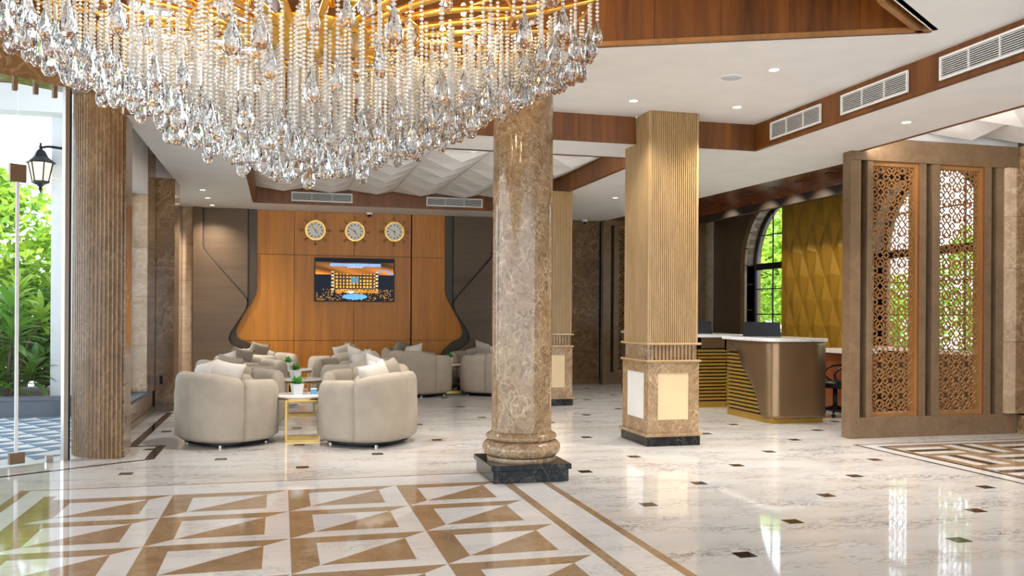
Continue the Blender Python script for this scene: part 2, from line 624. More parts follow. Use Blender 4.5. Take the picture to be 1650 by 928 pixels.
ceil_part([(LX - 0.3, 13.3), (-1.45, 13.3), (-1.45, WY), (LX - 0.3, WY)], SOF)
B().box(LX - 0.3, -1.45, 13.28, 13.3, SOF, 3.6).build('pelmet_edge', 'plaster', ceiling)
ceil_part([(CO['x0'] - 0.05, CO['y0'] - 0.05), (CO['x1'] + 0.05, CO['y0'] - 0.05), (CO['x1'] + 0.05, CO['y1'] + 0.05), (CO['x0'] - 0.05, CO['y1'] + 0.05)], 3.62, (), 'plaster', 'coffer_top')
ceil_part([(K3['x0'] - 0.05, K3['y0']), (K3['x1'], K3['y0']), (K3['x1'], K3['y1'] + 0.1), (K3['x0'] - 0.05, K3['y1'] + 0.1)], 3.75, (), 'plaster', 'coffer_top')
ceil_part([(-6, 2.5), (5.2, 2.5), (5.2, 9.3), (-6, 9.3)], 4.35, (), 'beam_wood', 'recess_top')
B().box(-6.0, -1.44, 9.12, 9.22, 3.53, 4.4).build('recess_side', 'beam_wood', ceiling)

# pyramid relief panels of the coffers
def relief_mesh(name, w, d, h, ax=0.58):
    g = 0.004
    b = B()
    b.add([(g, g, 0), (w - g, g, 0), (w - g, d - g, 0), (g, d - g, 0), (w * ax, d * 0.5, -h), (g, g, 0.03), (w - g, g, 0.03), (w - g, d - g, 0.03), (g, d - g, 0.03)],
          [(0, 4, 1), (1, 4, 2), (2, 4, 3), (3, 4, 0), (0, 1, 6, 5), (1, 2, 7, 6), (2, 3, 8, 7), (3, 0, 5, 8), (5, 6, 7, 8)])
    me = b.mesh(name)
    me.materials.append(M['relief'])
    return me


nx, ny = 6, 8
pw, pd = (CO['x1'] - CO['x0']) / nx, (CO['y1'] - CO['y0']) / ny
rm = relief_mesh('relief_panel', pw, pd, 0.11)
for i in range(nx):
    for j in range(ny):
        inst('relief_panel', rm, ceiling, (CO['x0'] + i * pw, CO['y0'] + j * pd, 3.555))
pw3, pd3 = 0.79, 0.745
rm3 = relief_mesh('relief_panel', pw3, pd3, 0.16, 0.72)
for i in range(3):
    for j in range(8):
        inst('relief_panel', rm3, ceiling, (K3['x0'] + i * pw3, K3['y1'] - (j + 1) * pd3, 3.60), (0, 0, 0))

# ---- wood fascias (trims) built of veneer panels
trim_no = [0]


def fascia(p0, p1, z0, z1, label, n, th=0.03, lip=True, mat='beam_wood', lw=0.012, lipmat=None):
    """vertical wood face from p0 to p1 (plan); visible side is to the right of p0->p1; made of n veneer panels"""
    trim_no[0] += 1
    d = Vector((p1[0] - p0[0], p1[1] - p0[1]))
    L = d.length
    u = d / L
    nrm = Vector((-u.y, u.x))
    b = B()
    q = [Vector(p0) + nrm * 0.012, Vector(p1) + nrm * 0.012, Vector(p1) + nrm * (th + 0.02), Vector(p0) + nrm * (th + 0.02)]
    b.prism([tuple(v) for v in q], z0, z1)
    o = b.build('trim_%d' % trim_no[0], 'dark_gap_and_shade')
    struct(o, label, 'wood trim')
    for i in range(n):
        a, c_ = Vector(p0) + u * (L * i / n + 0.0015), Vector(p0) + u * (L * (i + 1) / n - 0.0015)
        B().prism([tuple(a), tuple(c_), tuple(c_ + nrm * 0.014), tuple(a + nrm * 0.014)], z0 + (0.03 if lip else 0), z1).build('veneer_panel', mat, o)
    if lip:
        a, c_ = Vector(p0) - nrm * lw, Vector(p1) - nrm * lw
        B().prism([tuple(a), tuple(c_), tuple(c_ + nrm * 0.05), tuple(a + nrm * 0.05)], z0 - 0.004, z0 + 0.028).build('lip', lipmat or mat, o)
    return o


fascia((-1.45, 9.1), (3.77, 9.1), SOF, CEIL, 'dark wood beam face left of square fluted column', 8)
fascia((4.38, 9.1), (5.25, 9.1), SOF, CEIL, 'short dark wood beam face right of square fluted column', 2)
tr_r = fascia((5.22, 9.13), (5.22, -2.9), SOF, CEIL, 'dark wood beam face holding three white grilles', 14)
B().box(6.30, RX, 8.98, 9.02, 3.44, 3.76).build('recess_end', 'plaster', ceiling)
fascia((6.38, 8.98), (6.38, 3.0), SOF, 3.75, 'dark wood edge of the ceiling recess near the stone screen', 8, mat='beam_wood')
# lounge coffer sides
fascia((CO['x0'], CO['y1']), (CO['x1'], CO['y1']), SOF, 3.58, 'wood fascia with two grilles at the back of lounge ceiling recess', 8)
fascia((CO['x1'], CO['y1']), (CO['x1'], CO['y0']), SOF, 3.58, 'wood fascia on the right side of lounge ceiling recess', 9)
fascia((CO['x0'], CO['y0']), (CO['x0'], CO['y1']), SOF, 3.58, 'wood fascia on the left side of lounge ceiling recess', 9)
fascia((CO['x1'], CO['y0']), (CO['x0'], CO['y0']), SOF, 3.58, 'wood fascia on the front side of lounge ceiling recess', 8)
# chandelier recess sides
fascia((-0.05, 9.1), (2.41, 6.81), CEIL, 4.35, 'dark wood side of the chandelier recess behind round column', 4, lw=0.03, lipmat='lattice')
fascia((2.41, 6.81), (4.78, 5.73), CEIL, 4.35, 'long dark wood side of the chandelier recess above the lobby', 5, lw=0.03, lipmat='lattice')
fascia((4.78, 5.73), (4.06, 5.24), CEIL, 4.35, 'short wood side at the pointed corner of chandelier recess', 2, lw=0.10, lipmat='lattice')
fascia((1.5, 2.6), (-6.0, 2.6), CEIL, 4.35, 'wood side of the chandelier recess nearest the viewer', 8)
fascia((-6.0, 2.6), (-6.0, 6.2), CEIL, 4.35, 'wood side of the chandelier recess above the entrance far left', 4)
fascia((4.06, 5.24), (1.5, 2.6), CEIL, 4.35, 'near wood side of the chandelier recess', 5, lw=0.10, lipmat='lattice')

# ---- curved dark wood cove over the reception
b = B().box(7.35, 7.42, 9.0, WY, 3.06, 3.60)
cove = b.build('trim_%d' % (trim_no[0] + 1), 'dark_gap_and_shade')
trim_no[0] += 1
struct(cove, 'dark curved wood cove above the reception counters', 'wood trim')
prof = [(7.05 + 0.37 * math.sin(t), 3.05 + 0.23 * math.cos(t)) for t in [PI / 2 * i / 8 for i in range(9)]]
npl = 22
for i in range(npl):
    y0_, y1_ = lerp(8.99, WY, i / npl) + 0.003, lerp(8.99, WY, (i + 1) / npl) - 0.003
    xl0, xl1 = 6.76 - 0.0585 * (y0_ - 9), 6.76 - 0.0585 * (y1_ - 9)
    lo0 = [(xl0, SOF)] + prof
    lo1 = [(xl1, SOF)] + prof
    up0 = [(x, z + 0.02) for x, z in reversed(lo0)]
    up1 = [(x, z + 0.02) for x, z in reversed(lo1)]
    r0 = [(x, y0_, z) for x, z in lo0 + up0]
    r1 = [(x, y1_, z) for x, z in lo1 + up1]
    n_ = len(r0)
    B().add(r0 + r1, [tuple(range(n_ - 1, -1, -1)), tuple(range(n_, 2 * n_))] + [(q, (q + 1) % n_, n_ + (q + 1) % n_, n_ + q) for q in range(n_)]).build('plank', 'cove_wood', cove)

# ---- tiled marble helper
def tiles(parent, axis, plane, th, u0, u1, z0, z1, nu, zrows, mat, gap=0.003):
    """stone tiles on a wall; axis 'y': faces -y at y=plane; axis 'x+': faces +x at x=plane; 'x-': faces -x"""
    for i in range(nu):
        a, c_ = lerp(u0, u1, i / nu) + gap, lerp(u0, u1, (i + 1) / nu) - gap
        for r in range(len(zrows) - 1):
            za, zc = zrows[r] + gap * 0.7, zrows[r + 1] - gap * 0.7
            b = B()
            if axis == 'y':
                b.box(a, c_, plane, plane + th, za, zc)
            elif axis == 'x+':
                b.box(plane - th, plane, a, c_, za, zc)
            else:
                b.box(plane, plane + th, a, c_, za, zc)
            b.build('tile', mat, parent)


def rows(z0, z1, step):
    n = max(1, round((z1 - z0) / step))
    return [lerp(z0, z1, i / n) for i in range(n + 1)]


# ---- back wall
wall_back = B().box(-2.0, RX + 0.3, WY + 0.06, WY + 0.3, 0, 3.7).build('wall_back', 'dark_gap_and_shade')
struct(wall_back, 'back wall with orange wood panelling and marble strips', 'wall')
kx = lambda x: x * 1.05625
kz = lambda z: 1.4 + (z - 1.4) * 1.05625
AX = kx(1.25)
tiles(wall_back, 'y', WY + 0.02, 0.05, kx(-1.80), kx(-1.44), 0, SOF, 2, rows(0, SOF, 0.62), 'emperador_light')
xs = [kx(-0.4), kx(0.23), kx(1.26), kx(2.3), kx(2.9)]
zs = [0.0, kz(0.91), kz(2.41), SOF]
edgeL = [(-0.4, 3.32), (-0.4, 1.84), (-0.42, 1.72), (-0.49, 1.57), (-0.60, 1.38), (-0.69, 1.21), (-0.735, 1.08), (-0.72, 0.99), (-0.66, 0.93), (-0.53, 0.88), (-0.36, 0.72), (-0.24, 0.5), (-0.2, 0.0)]
bandL = [(-0.54, 3.32), (-0.54, 1.56), (-0.60, 1.40), (-0.75, 1.17), (-0.83, 1.04), (-0.855, 0.94), (-0.82, 0.86), (-0.69, 0.77), (-0.52, 0.64), (-0.42, 0.45), (-0.38, 0.0)]
panL = [(-1.29, 3.32), (-1.29, 2.56), (-1.27, 2.46), (-1.19, 2.35), (-0.62, 1.70), (-0.56, 1.62), (-0.55, 1.55)] + bandL[2:]
KL = lambda pts: [(kx(x), min(SOF - 0.002, max(0.0, kz(z))) if z > 0 else 0.0) for x, z in pts]
MR = lambda pts: [(2 * AX - x, z) for x, z in pts]


def cut_x(edge, z):
    for (xa, za), (xb, zb) in zip(edge, edge[1:]):
        if zb <= z <= za and za != zb:
            return lerp(xa, xb, (za - z) / (za - zb))
    return edge[-1][0]


eL = KL(edgeL)
for r in range(3):
    za, zc = zs[r] + 0.004, zs[r + 1] - 0.004
    for i in range(4):
        xa, xc = xs[i] + 0.004, xs[i + 1] - 0.004
        if i in (0, 3):
            zz = sorted({za, zc, *[z for _, z in eL if za < z < zc]})
            side = [(cut_x(eL, z) + 0.0, z) for z in zz]
            poly = [(xc if i == 0 else 2 * AX - xa, za)]
            poly = [(xs[1] - 0.004, za)] + [(xs[1] - 0.004, zc)] + side[::-1]
            if i == 3:
                poly = MR(poly)
        else:
            poly = [(xa, za), (xc, za), (xc, zc), (xa, zc)]
        B().prism(poly, WY, WY + 0.05, 'y').build('wood_panel', 'wall_wood', wall_back)
bL, pL = KL(bandL), KL(panL)
for f_ in (lambda q: q, MR):
    B().prism(f_(eL + bL[::-1]), WY - 0.045, WY + 0.03, 'y').build('curved_band', 'laminate_dark', wall_back, bevel=0.004)
    tri = [(kx(-1.29), SOF), (kx(-0.54), SOF)] + [bL[1]] + pL[1:7][::-1]
    B().prism(f_(tri), WY - 0.06, WY + 0.03, 'y').build('taupe_panel', 'laminate', wall_back, bevel=0.004)
    def ribbon(pts, w_):
        return pts + [(x + w_, z + 0.4 * w_) for x, z in reversed(pts)]
    B().prism(f_(ribbon(pL[:7], 0.022)), WY - 0.066, WY, 'y').build('painted_shadow_line', 'dark_gap_and_shade', wall_back)  # raised dark strips stand in for shadow lines along the panel edges
    B().prism(f_([(kx(-0.54) - 0.018, SOF), (kx(-0.54), SOF), bL[1], (bL[1][0] - 0.018, bL[1][1])]), WY - 0.066, WY, 'y').build('painted_shadow_line', 'dark_gap_and_shade', wall_back)
    B().prism(f_([(x - 0.012, z) for x, z in bL[1:]] + [(x + 0.014, z) for x, z in reversed(bL[1:])]), WY - 0.060, WY, 'y').build('painted_shadow_line', 'dark_gap_and_shade', wall_back)
    outer = [(kx(-1.44), SOF)] + pL + [(kx(-1.44), 0.0)]
    B().prism(f_(outer), WY - 0.13, WY + 0.03, 'y').build('taupe_panel', 'laminate', wall_back, bevel=0.008)
tiles(wall_back, 'y', WY - 0.02, 0.06, 4.2, 6.22, 0.12, SOF, 1, [0.12, 0.65, 1.36, 2.05, 2.75, SOF], 'emperador_dark')
B().box(4.2, 6.22, WY - 0.05, WY + 0.03, 0, 0.12).build('plinth', 'emperador_dark', wall_back)
tiles(wall_back, 'y', WY - 0.02, 0.06, 8.5, RX + 0.1, 0, 3.6, 1, rows(0, 3.6, 0.62), 'emperador_light')

# ---- left wall with windows
wall_left = B().box(LX - 0.2, LX - 0.02, 9.56, 9.7, 0, 3.6).box(LX - 0.3, LX - 0.02, 12.6, 14.0, 0, 3.6).box(LX - 0.3, LX - 0.02, 16.3, WY + 0.2, 0, 3.6) \
    .box(LX - 0.3, LX - 0.02, 9.7, 12.6, 0, 0.3).box(LX - 0.3, LX - 0.02, 14.0, 16.3, 0, 0.3).build('wall_left', 'emperador')
struct(wall_left, 'brown marble window wall on the left of the lounge', 'wall')
tiles(wall_left, 'x+', LX, 0.02, 12.6, 13.3, 0.3, 3.6, 1, [0.3, 0.95, 1.6, 2.25, 2.9, 3.6], 'emperador')
tiles(wall_left, 'x+', LX, 0.02, 9.7, 12.6, 0.0, 0.33, 6, [0.08, 0.33], 'emperador')
B().box(LX - 0.02, LX + 0.015, 9.7, 13.3, 0, 0.08).build('skirting', 'emperador_dark', wall_left)
tiles(wall_left, 'y', 12.56, 0.03, LX - 0.3, LX - 0.002, 0.34, 2.95, 1, [0.34, 0.95, 1.6, 2.25, 2.95], 'emperador_light')
B().box(LX - 0.3, LX - 0.01, 9.7, 12.6, 2.95, 3.58).build('lintel', 'plaster', wall_left)
B().box(LX - 0.3, LX - 0.01, 14.0, 16.3, 2.95, 3.3).build('lintel', 'plaster', wall_left)
for wi, (y0_, y1_) in enumerate(((9.7, 12.56), (14.02, 16.3))):
    w = B().box(LX - 0.27, LX - 0.22, y0_, y0_ + 0.05, 0.34, 2.95).box(LX - 0.27, LX - 0.22, y1_ - 0.05, y1_, 0.34, 2.95) \
        .box(LX - 0.27, LX - 0.22, y0_, y1_, 0.34, 0.39).box(LX - 0.27, LX - 0.22, y0_, y1_, 2.90, 2.95).box(LX - 0.27, LX - 0.22, y0_, y1_, 2.28, 2.33) \
        .build('window_%d' % (wi + 1), 'black_metal')
    struct(w, ('tall dark framed window beside the fluted stone pilaster', 'tall dark framed window in the far left corner of the lounge')[wi], 'window')
    B().box(LX - 0.25, LX - 0.24, y0_ + 0.04, y1_ - 0.04, 0.38, 2.92).build('pane', 'glass', w)
    B().box(LX - 0.3, LX + 0.01, y0_, y1_, 0.30, 0.34).build('window_sill', 'planter', w)

# flat marble pilaster between the windows
pb = (-1.58, 13.5, 0)
o = thing('wall_pilaster', pb, 'flat brown marble pilaster between the two lounge windows', 'pilaster')
B(pb).box(LX, -1.475, 13.36, 13.95, 0, SOF).build('core', 'dark_gap_and_shade', o)
for za, zc in zip([0.1, 0.75, 1.4, 2.05, 2.7], [0.75, 1.4, 2.05, 2.7, SOF]):
    B(pb).box(LX, -1.46, 13.335, 13.36, za + 0.002, zc - 0.002).build('tile', 'emperador', o)
    B(pb).box(-1.475, -1.455, 13.362, 13.95, za + 0.002, zc - 0.002).build('tile', 'emperador', o)
B(pb).box(LX, -1.45, 13.32, 13.96, 0, 0.1).build('plinth', 'emperador_dark', o)
B(pb).box(-1.64, -1.60, 13.322, 13.336, 0.38, 0.5).build('socket', 'black', o)

# big quarter-round fluted pilaster by the entrance
pb = (-1.7, 9.35, 0)
o = thing('fluted_pilaster', pb, 'quarter-round fluted brown stone pilaster beside glass entrance', 'pilaster')
poly = []
nf = 19
cxp, cyp, rp = -1.462, 9.63, 0.53
for i in range(nf):
    for t, dr in ((0.0, 0.0), (0.12, 0.0), (0.22, -0.011), (0.5, -0.018), (0.78, -0.011), (0.88, 0.0)):
        a = PI * 1.5 - (i + t) / nf * (PI * 0.46)
        poly.append((cxp + (rp + dr) * math.cos(a), cyp + (rp + dr) * math.sin(a)))
poly += [(-1.95, 9.54), (cxp, 9.54)]
B(pb).prism(poly, 0.0, 3.52).build('fluted_shaft', 'pilaster', o, auto=40)
for za, zc in zip([0.0, 0.7, 1.6, 2.5], [0.7, 1.6, 2.5, 3.52]):
    B(pb).box(cxp + 0.002, cxp + 0.022, 9.17, 9.535, za + 0.002, zc - 0.002).build('side_slab', 'emperador', o)

# entrance beam over the glass doors
U = Vector((-0.795, -0.607))     # along the glass, away from the pilaster
NI = Vector((0.607, -0.795))     # into the room
G0 = Vector((-1.95, 9.13))
b = B()
p0, p1 = G0 - NI * 0.12, G0 + U * 4.6 - NI * 0.12
b.prism([tuple(p0 + Vector((0.5, 0.35))), tuple(p1), tuple(p1 + NI * 0.42), tuple(G0 + NI * 0.10 - U * 0.6)], 3.47, 3.83)
trim_no[0] += 1
o = b.build('trim_%d' % trim_no[0], 'emperador')
struct(o, 'brown marble lintel beam over the glass entrance', 'lintel')
B().prism([tuple(p0), tuple(p1), tuple(p1 + NI * 0.3), tuple(p0 + NI * 0.3)], 3.83, 4.4).build('upper_fascia', 'beam_wood', o)

# ---- glass entrance
door = thing('glass_entrance', (G0.x, G0.y, 0), 'frameless glass entrance panels with bronze patch fittings', 'glass door')
door.name = 'door_1'
door['kind'] = 'structure'
org = (G0.x, G0.y, 0)


def along(a, t0, t1):
    q = G0 + U * a
    return q


def gbox(a0, a1, n0, n1, z0, z1, name, mat):
    q0, q1 = G0 + U * a0, G0 + U * a1
    return B(org).prism([tuple(q0 + NI * n0), tuple(q1 + NI * n0), tuple(q1 + NI * n1), tuple(q0 + NI * n1)], z0, z1).build(name, mat, door)


for a0, a1 in ((0.02, 0.43), (0.45, 1.5), (1.52, 2.6), (2.62, 3.7)):
    gbox(a0, a1, -0.006, 0.006, 0.03, 2.62, 'pane', 'glass')
    gbox(a0, a1, -0.006, 0.006, 2.64, 3.46, 'pane', 'glass')
gbox(0.425, 0.452, -0.008, 0.008, 0.03, 2.62, 'pane_edge', 'white')
gbox(-0.01, 0.03, -0.03, 0.03, 0, 3.47, 'side_channel', 'steel')
gbox(-0.03, -0.01, -0.03, 0.03, 0, 3.47, 'side_channel', 'black_metal')
gbox(0.37, 0.51, -0.02, 0.02, 2.56, 2.72, 'patch_fitting', 'fitting')
gbox(0.37, 0.50, -0.02, 0.02, 0.02, 0.12, 'patch_fitting', 'fitting')
gbox(0.12, 0.18, -0.02, 0.02, 0.0, 0.06, 'floor_clip', 'steel')
for a in (0.10, 0.27, 0.45):
    gbox(a, a + 0.035, -0.02, 0.02, 3.38, 3.47, 'head_clip', 'fitting')

# ---- right wall with two arched windows
AR = 1.15
ARCH = ((10.55, AR), (14.36, AR))
SPR, SILL = 2.36, 0.95
wall_right = B()
wall_right.box(RX, RX + 0.3, 8.6, ARCH[0][0] - AR, 0, 3.75)
wall_right.box(RX, RX + 0.3, ARCH[0][0] + AR, ARCH[1][0] - AR, 0, 3.75)
wall_right.box(RX, RX + 0.3, ARCH[1][0] + AR, WY + 0.1, 0, 3.75)
for yc, r in ARCH:
    wall_right.box(RX, RX + 0.3, yc - r, yc + r, 0, SILL)
    n_ = 20
    for i in range(n_):
        a0, a1 = PI * i / n_, PI * (i + 1) / n_
        wall_right.prism([(yc + r * math.cos(a0), SPR + r * math.sin(a0)), (yc + r * math.cos(a0), 3.75), (yc + r * math.cos(a1), 3.75), (yc + r * math.cos(a1), SPR + r * math.sin(a1))], RX, RX + 0.3, 'x')
wall_right = wall_right.build('wall_right', 'laminate')
struct(wall_right, 'right hand taupe wall with two arched windows', 'wall')
B().box(RX, RX + 0.3, -3, 8.6, 0, 3.75).build('plain_stretch', 'emperador', wall_right)
for wi, (yc, r) in enumerate(ARCH):
    x0_ = RX + 0.16
    b = B()
    pts = [(x0_ + 0.02, yc + (r - 0.03) * math.cos(PI * i / 24), SPR + (r - 0.03) * math.sin(PI * i / 24)) for i in range(25)]
    b.tube([(x0_ + 0.02, yc + r - 0.03, SILL)] + pts + [(x0_ + 0.02, yc - r + 0.03, SILL)], 0.035, 6)
    b.box(x0_, x0_ + 0.05, yc - r, yc + r, SPR - 0.09, SPR + 0.03)
    w = b.build('window_%d' % (wi + 3), 'black_metal')
    struct(w, ('arched black framed window behind the stone lattice screen', 'arched black framed window behind the reception counters')[wi], 'window')
    for yy in (yc - 0.51, yc, yc + 0.51):
        top = SPR + math.sqrt(max(0.0, r * r - (yy - yc) ** 2)) - 0.03
        B().box(x0_ + 0.01, x0_ + 0.035, yy - 0.01, yy + 0.01, SILL, top).build('glazing_bar', 'black_metal', w)
    for zz in (1.42, 1.90, 2.92):
        hw = r - 0.03 if zz < SPR else math.sqrt(r * r - (zz - SPR) ** 2) - 0.03
        B().box(x0_ + 0.01, x0_ + 0.035, yc - hw, yc + hw, zz - 0.01, zz + 0.01).build('glazing_bar', 'black_metal', w)
    B().prism([(yc - r + 0.02, SILL), (yc + r - 0.02, SILL)] + [(yc + (r - 0.03) * math.cos(PI * i / 20), SPR + (r - 0.03) * math.sin(PI * i / 20)) for i in range(21)], x0_ + 0.02, x0_ + 0.026, 'x').build('pane', 'glass', w)
    B().box(RX - 0.06, RX + 0.3, yc - r - 0.05, yc + r + 0.05, SILL - 0.06, SILL).build('window_sill', 'white_panel', w)
    # stone archivolt ring, block by block
    nb = 11
    for i in range(nb):
        a0, a1 = PI * i / nb + 0.008, PI * (i + 1) / nb - 0.008
        seg = [a0, (a0 + a1) / 2, a1]
        poly = [(yc + r * math.cos(a), SPR + r * math.sin(a)) for a in seg] + [(yc + (r + 0.15) * math.cos(a), SPR + (r + 0.15) * math.sin(a)) for a in reversed(seg)]
        B().prism(poly, RX - 0.05, RX + 0.16, 'x').build('arch_stone', 'screen_stone', w)
    for sgn in (-1, 1):
        for za, zc in zip([SILL, 1.5, 2.0], [1.5, 2.0, SPR]):
            y0_, y1_ = sorted((yc + sgn * r, yc + sgn * (r + 0.15)))
            B().box(RX - 0.05, RX + 0.16, y0_, y1_, za + 0.003, zc - 0.003).build('arch_stone', 'screen_stone', w)

# ================================================================== COLUMNS
# ---- round column
pb = (2.02, 7.40, 0)
col = thing('round_column', pb, 'round polished brown marble column on a black plinth', 'column')
b = B()
pl = B()
for z0_, z1_, h in ((0.0, 0.105, 0.325), (0.105, 0.15, 0.345)):
    pl.box(-h, h, -h, h, z0_, z1_)
pl.build('plinth', 'black_marble', col, bevel=0.004)
ring = [(0.0, 0.15), (0.295, 0.15), (0.30, 0.165), (0.295, 0.185)]
ring += [(0.27 + 0.068 * math.cos(t), 0.255 + 0.068 * math.sin(t)) for t in [-PI / 2 + PI * i / 10 for i in range(11)]]
ring += [(0.285, 0.325), (0.30, 0.335), (0.307, 0.352), (0.30, 0.37), (0.28, 0.38), (0.262, 0.395), (0.0, 0.395)]
b.lathe(ring, 64).build('moulded_base', 'column', col, smooth=True, auto=50)
for za, zc in ((0.395, 3.57),):
    B().lathe([(0.0, za), (0.255, za), (0.258, za + 0.003), (0.258, zc - 0.001), (0.255, zc), (0.0, zc)], 64).build('shaft', 'column', col, smooth=True, auto=30)


# ---- square fluted columns
def square_column(cx, cy, w, d, top, label, nrx, nry):
    col = thing('square_column', (cx, cy, 0), label, 'column')
    hw, hd = w / 2, d / 2
    B().box(-hw - 0.012, hw + 0.012, -hd - 0.012, hd + 0.012, 0, 0.10).build('black_base', 'black_marble', col, bevel=0.003)
    B().box(-hw - 0.03, hw + 0.03, -hd - 0.03, hd + 0.03, 0.10, 0.135).build('base_moulding', 'pedestal', col, bevel=0.006)
    B().box(-hw + 0.02, hw - 0.02, -hd + 0.02, hd - 0.02, 0.13, 0.90).build('pedestal_core', 'pedestal', col)
    # mitred pedestal frames and inset panels on the four sides
    z0_, z1_ = 0.135, 0.895
    for face in range(4):
        ww = hw if face % 2 == 0 else hd
        dist = hd if face % 2 == 0 else hw
        iw, zi0, zi1 = ww - 0.115, 0.275, 0.775
        R_ = Matrix.Rotation(face * PI / 2, 3, 'Z')

        def emitp(poly, y0_, y1_, name, mat):
            vs_ = []
            for yy in (y0_, y1_):
                for (u_, z) in poly:
                    if yy > y0_ and abs(u_) > ww - 0.006:
                        u_ = math.copysign(ww - 0.0305, u_)
                    p = R_ @ Vector((u_, -dist + yy, z))
                    vs_.append(tuple(p))
            n = len(poly)
            B().add(vs_, [tuple(range(n - 1, -1, -1)), tuple(range(n, 2 * n))] + [(i, (i + 1) % n, n + (i + 1) % n, n + i) for i in range(n)]).build(name, mat, col)
        g = 0.0015
        emitp([(-ww + g, z0_), (ww - g, z0_), (iw, zi0 - g), (-iw, zi0 - g)], 0.0, 0.03, 'frame_slab', 'pedestal')
        emitp([(-ww + g, z1_), (-iw, zi1 + g), (iw, zi1 + g), (ww - g, z1_)], 0.0, 0.03, 'frame_slab', 'pedestal')
        emitp([(-ww, z0_ + g), (-iw - g, zi0), (-iw - g, zi1), (-ww, z1_ - g)], 0.0, 0.03, 'frame_slab', 'pedestal')
        emitp([(ww, z0_ + g), (ww, z1_ - g), (iw + g, zi1), (iw + g, zi0)], 0.0, 0.03, 'frame_slab', 'pedestal')
        emitp([(-iw, zi0), (iw, zi0), (iw, zi1), (-iw, zi1)], 0.012, 0.03, 'inset_panel', 'cream' if face % 2 == 0 else 'white_panel')
    B().box(-hw - 0.022, hw + 0.022, -hd - 0.022, hd + 0.022, 0.893, 0.918).build('moulding', 'flute', col, bevel=0.009)
    B().box(-hw - 0.022, hw + 0.022, -hd - 0.022, hd + 0.022, 1.075, 1.10).build('moulding', 'flute', col, bevel=0.009)

    def ribbed(a, c_, n1, n2, depth, zb, zt, name, mat):
        poly = []
        def side(p, q, n):
            p, q = Vector(p), Vector(q)
            u = (q - p) / n
            nrm = Vector((u.y, -u.x)).normalized()
            for i in range(n):
                base = p + u * i
                for t, dd in ((0.0, 0), (0.12, depth), (0.72 if depth > 0.015 else 0.52, depth), (0.86 if depth > 0.015 else 0.66, 0)):
                    poly.append(tuple(base + u * t + nrm * dd))
        side((-a, -c_), (a, -c_), n1)
        side((a, -c_), (a, c_), n2)
        side((a, c_), (-a, c_), n1)
        side((-a, c_), (-a, -c_), n2)
        B().prism(poly, zb, zt).build(name, mat, col)
    ribbed(hw - 0.035, hd - 0.035, 12, 14, 0.022, 0.917, 1.076, 'reeded_band', 'pedestal')
    ribbed(hw - 0.02, hd - 0.02, nrx, nry, 0.014, 1.099, top, 'fluted_shaft', 'flute')
    return col


square_column(4.07, 9.10, 0.59, 0.72, CEIL, 'square beige fluted column with cream inset pedestal, near the reception', 23, 27)
square_column(4.03, 13.30, 0.62, 0.70, SOF + 0.001, 'square beige fluted column partly hidden behind the round column', 23, 27)

# ================================================================== STONE LATTICE SCREENS
def girih(w, h, bw, depth, y):
    """lattice bars filling 0..w x 0..h in x/z, as one carved panel"""
    b = B()
    px, pz = w / 4.0, w / 4.0 * 1.25
    segs = set()

    def seg(a, c_):
        (x0, z0), (x1, z1) = a, c_
        # clip to the panel
        t0, t1 = 0.0, 1.0
        for p, q in ((-(x1 - x0), x0), (x1 - x0, w - x0), (-(z1 - z0), z0), (z1 - z0, h - z0)):
            if abs(p) < 1e-9:
                if q < -1e-9:
                    return
            else:
                r = q / p
                if p < 0:
                    t0 = max(t0, r)
                else:
                    t1 = min(t1, r)
        if t1 - t0 < 1e-4:
            return
        A = (round(x0 + (x1 - x0) * t0, 4), round(z0 + (z1 - z0) * t0, 4))
        D = (round(x0 + (x1 - x0) * t1, 4), round(z0 + (z1 - z0) * t1, 4))
        if A == D:
            return
        segs.add((min(A, D), max(A, D)))

    def loop(pts, closed=True):
        for i in range(len(pts) - (0 if closed else 1)):
            seg(pts[i], pts[(i + 1) % len(pts)])
    ni, nj = int(w / px) + 2, int(h / pz) + 2
    for i in range(-1, ni + 1):
        for j in range(-1, nj + 1):
            x, z = i * px, j * pz
            if (i + j) % 2 == 0:
                # star: four diamonds around a crossing
                for dx, dz in ((1, 0), (-1, 0), (0, 1), (0, -1)):
                    cx_, cz_ = x + dx * px * 0.46, z + dz * pz * 0.42
                    loop([(cx_ - px * 0.24, cz_), (cx_, cz_ + pz * 0.22), (cx_ + px * 0.24, cz_), (cx_, cz_ - pz * 0.22)])
            else:
                loop([(x - px * 0.33, z), (x, z + pz * 0.30), (x + px * 0.33, z), (x, z - pz * 0.30)])
            # small squares with diagonal ties in the middle of the cells
            cx_, cz_ = x + px / 2, z + pz / 2
            a, c_ = px * 0.13, pz * 0.12
            loop([(cx_ - a, cz_ - c_), (cx_ + a, cz_ - c_), (cx_ + a, cz_ + c_), (cx_ - a, cz_ + c_)])
            for sx_ in (-1, 1):
                for sz_ in (-1, 1):
                    seg((cx_ + sx_ * a, cz_ + sz_ * c_), (cx_ + sx_ * px * 0.30, cz_ + sz_ * pz * 0.30))
    for (x0, z0), (x1, z1) in segs:
        d = Vector((x1 - x0, z1 - z0))
        d.normalize()
        n = Vector((-d.y, d.x)) * (bw / 2)
        e = d * (bw * 0.35)
        b.prism([(x0 - n.x - e.x, z0 - n.y - e.y), (x1 - n.x + e.x, z1 - n.y + e.y), (x1 + n.x + e.x, z1 + n.y + e.y), (x0 + n.x - e.x, z0 + n.y - e.y)], y, y + depth, 'y')
    return b


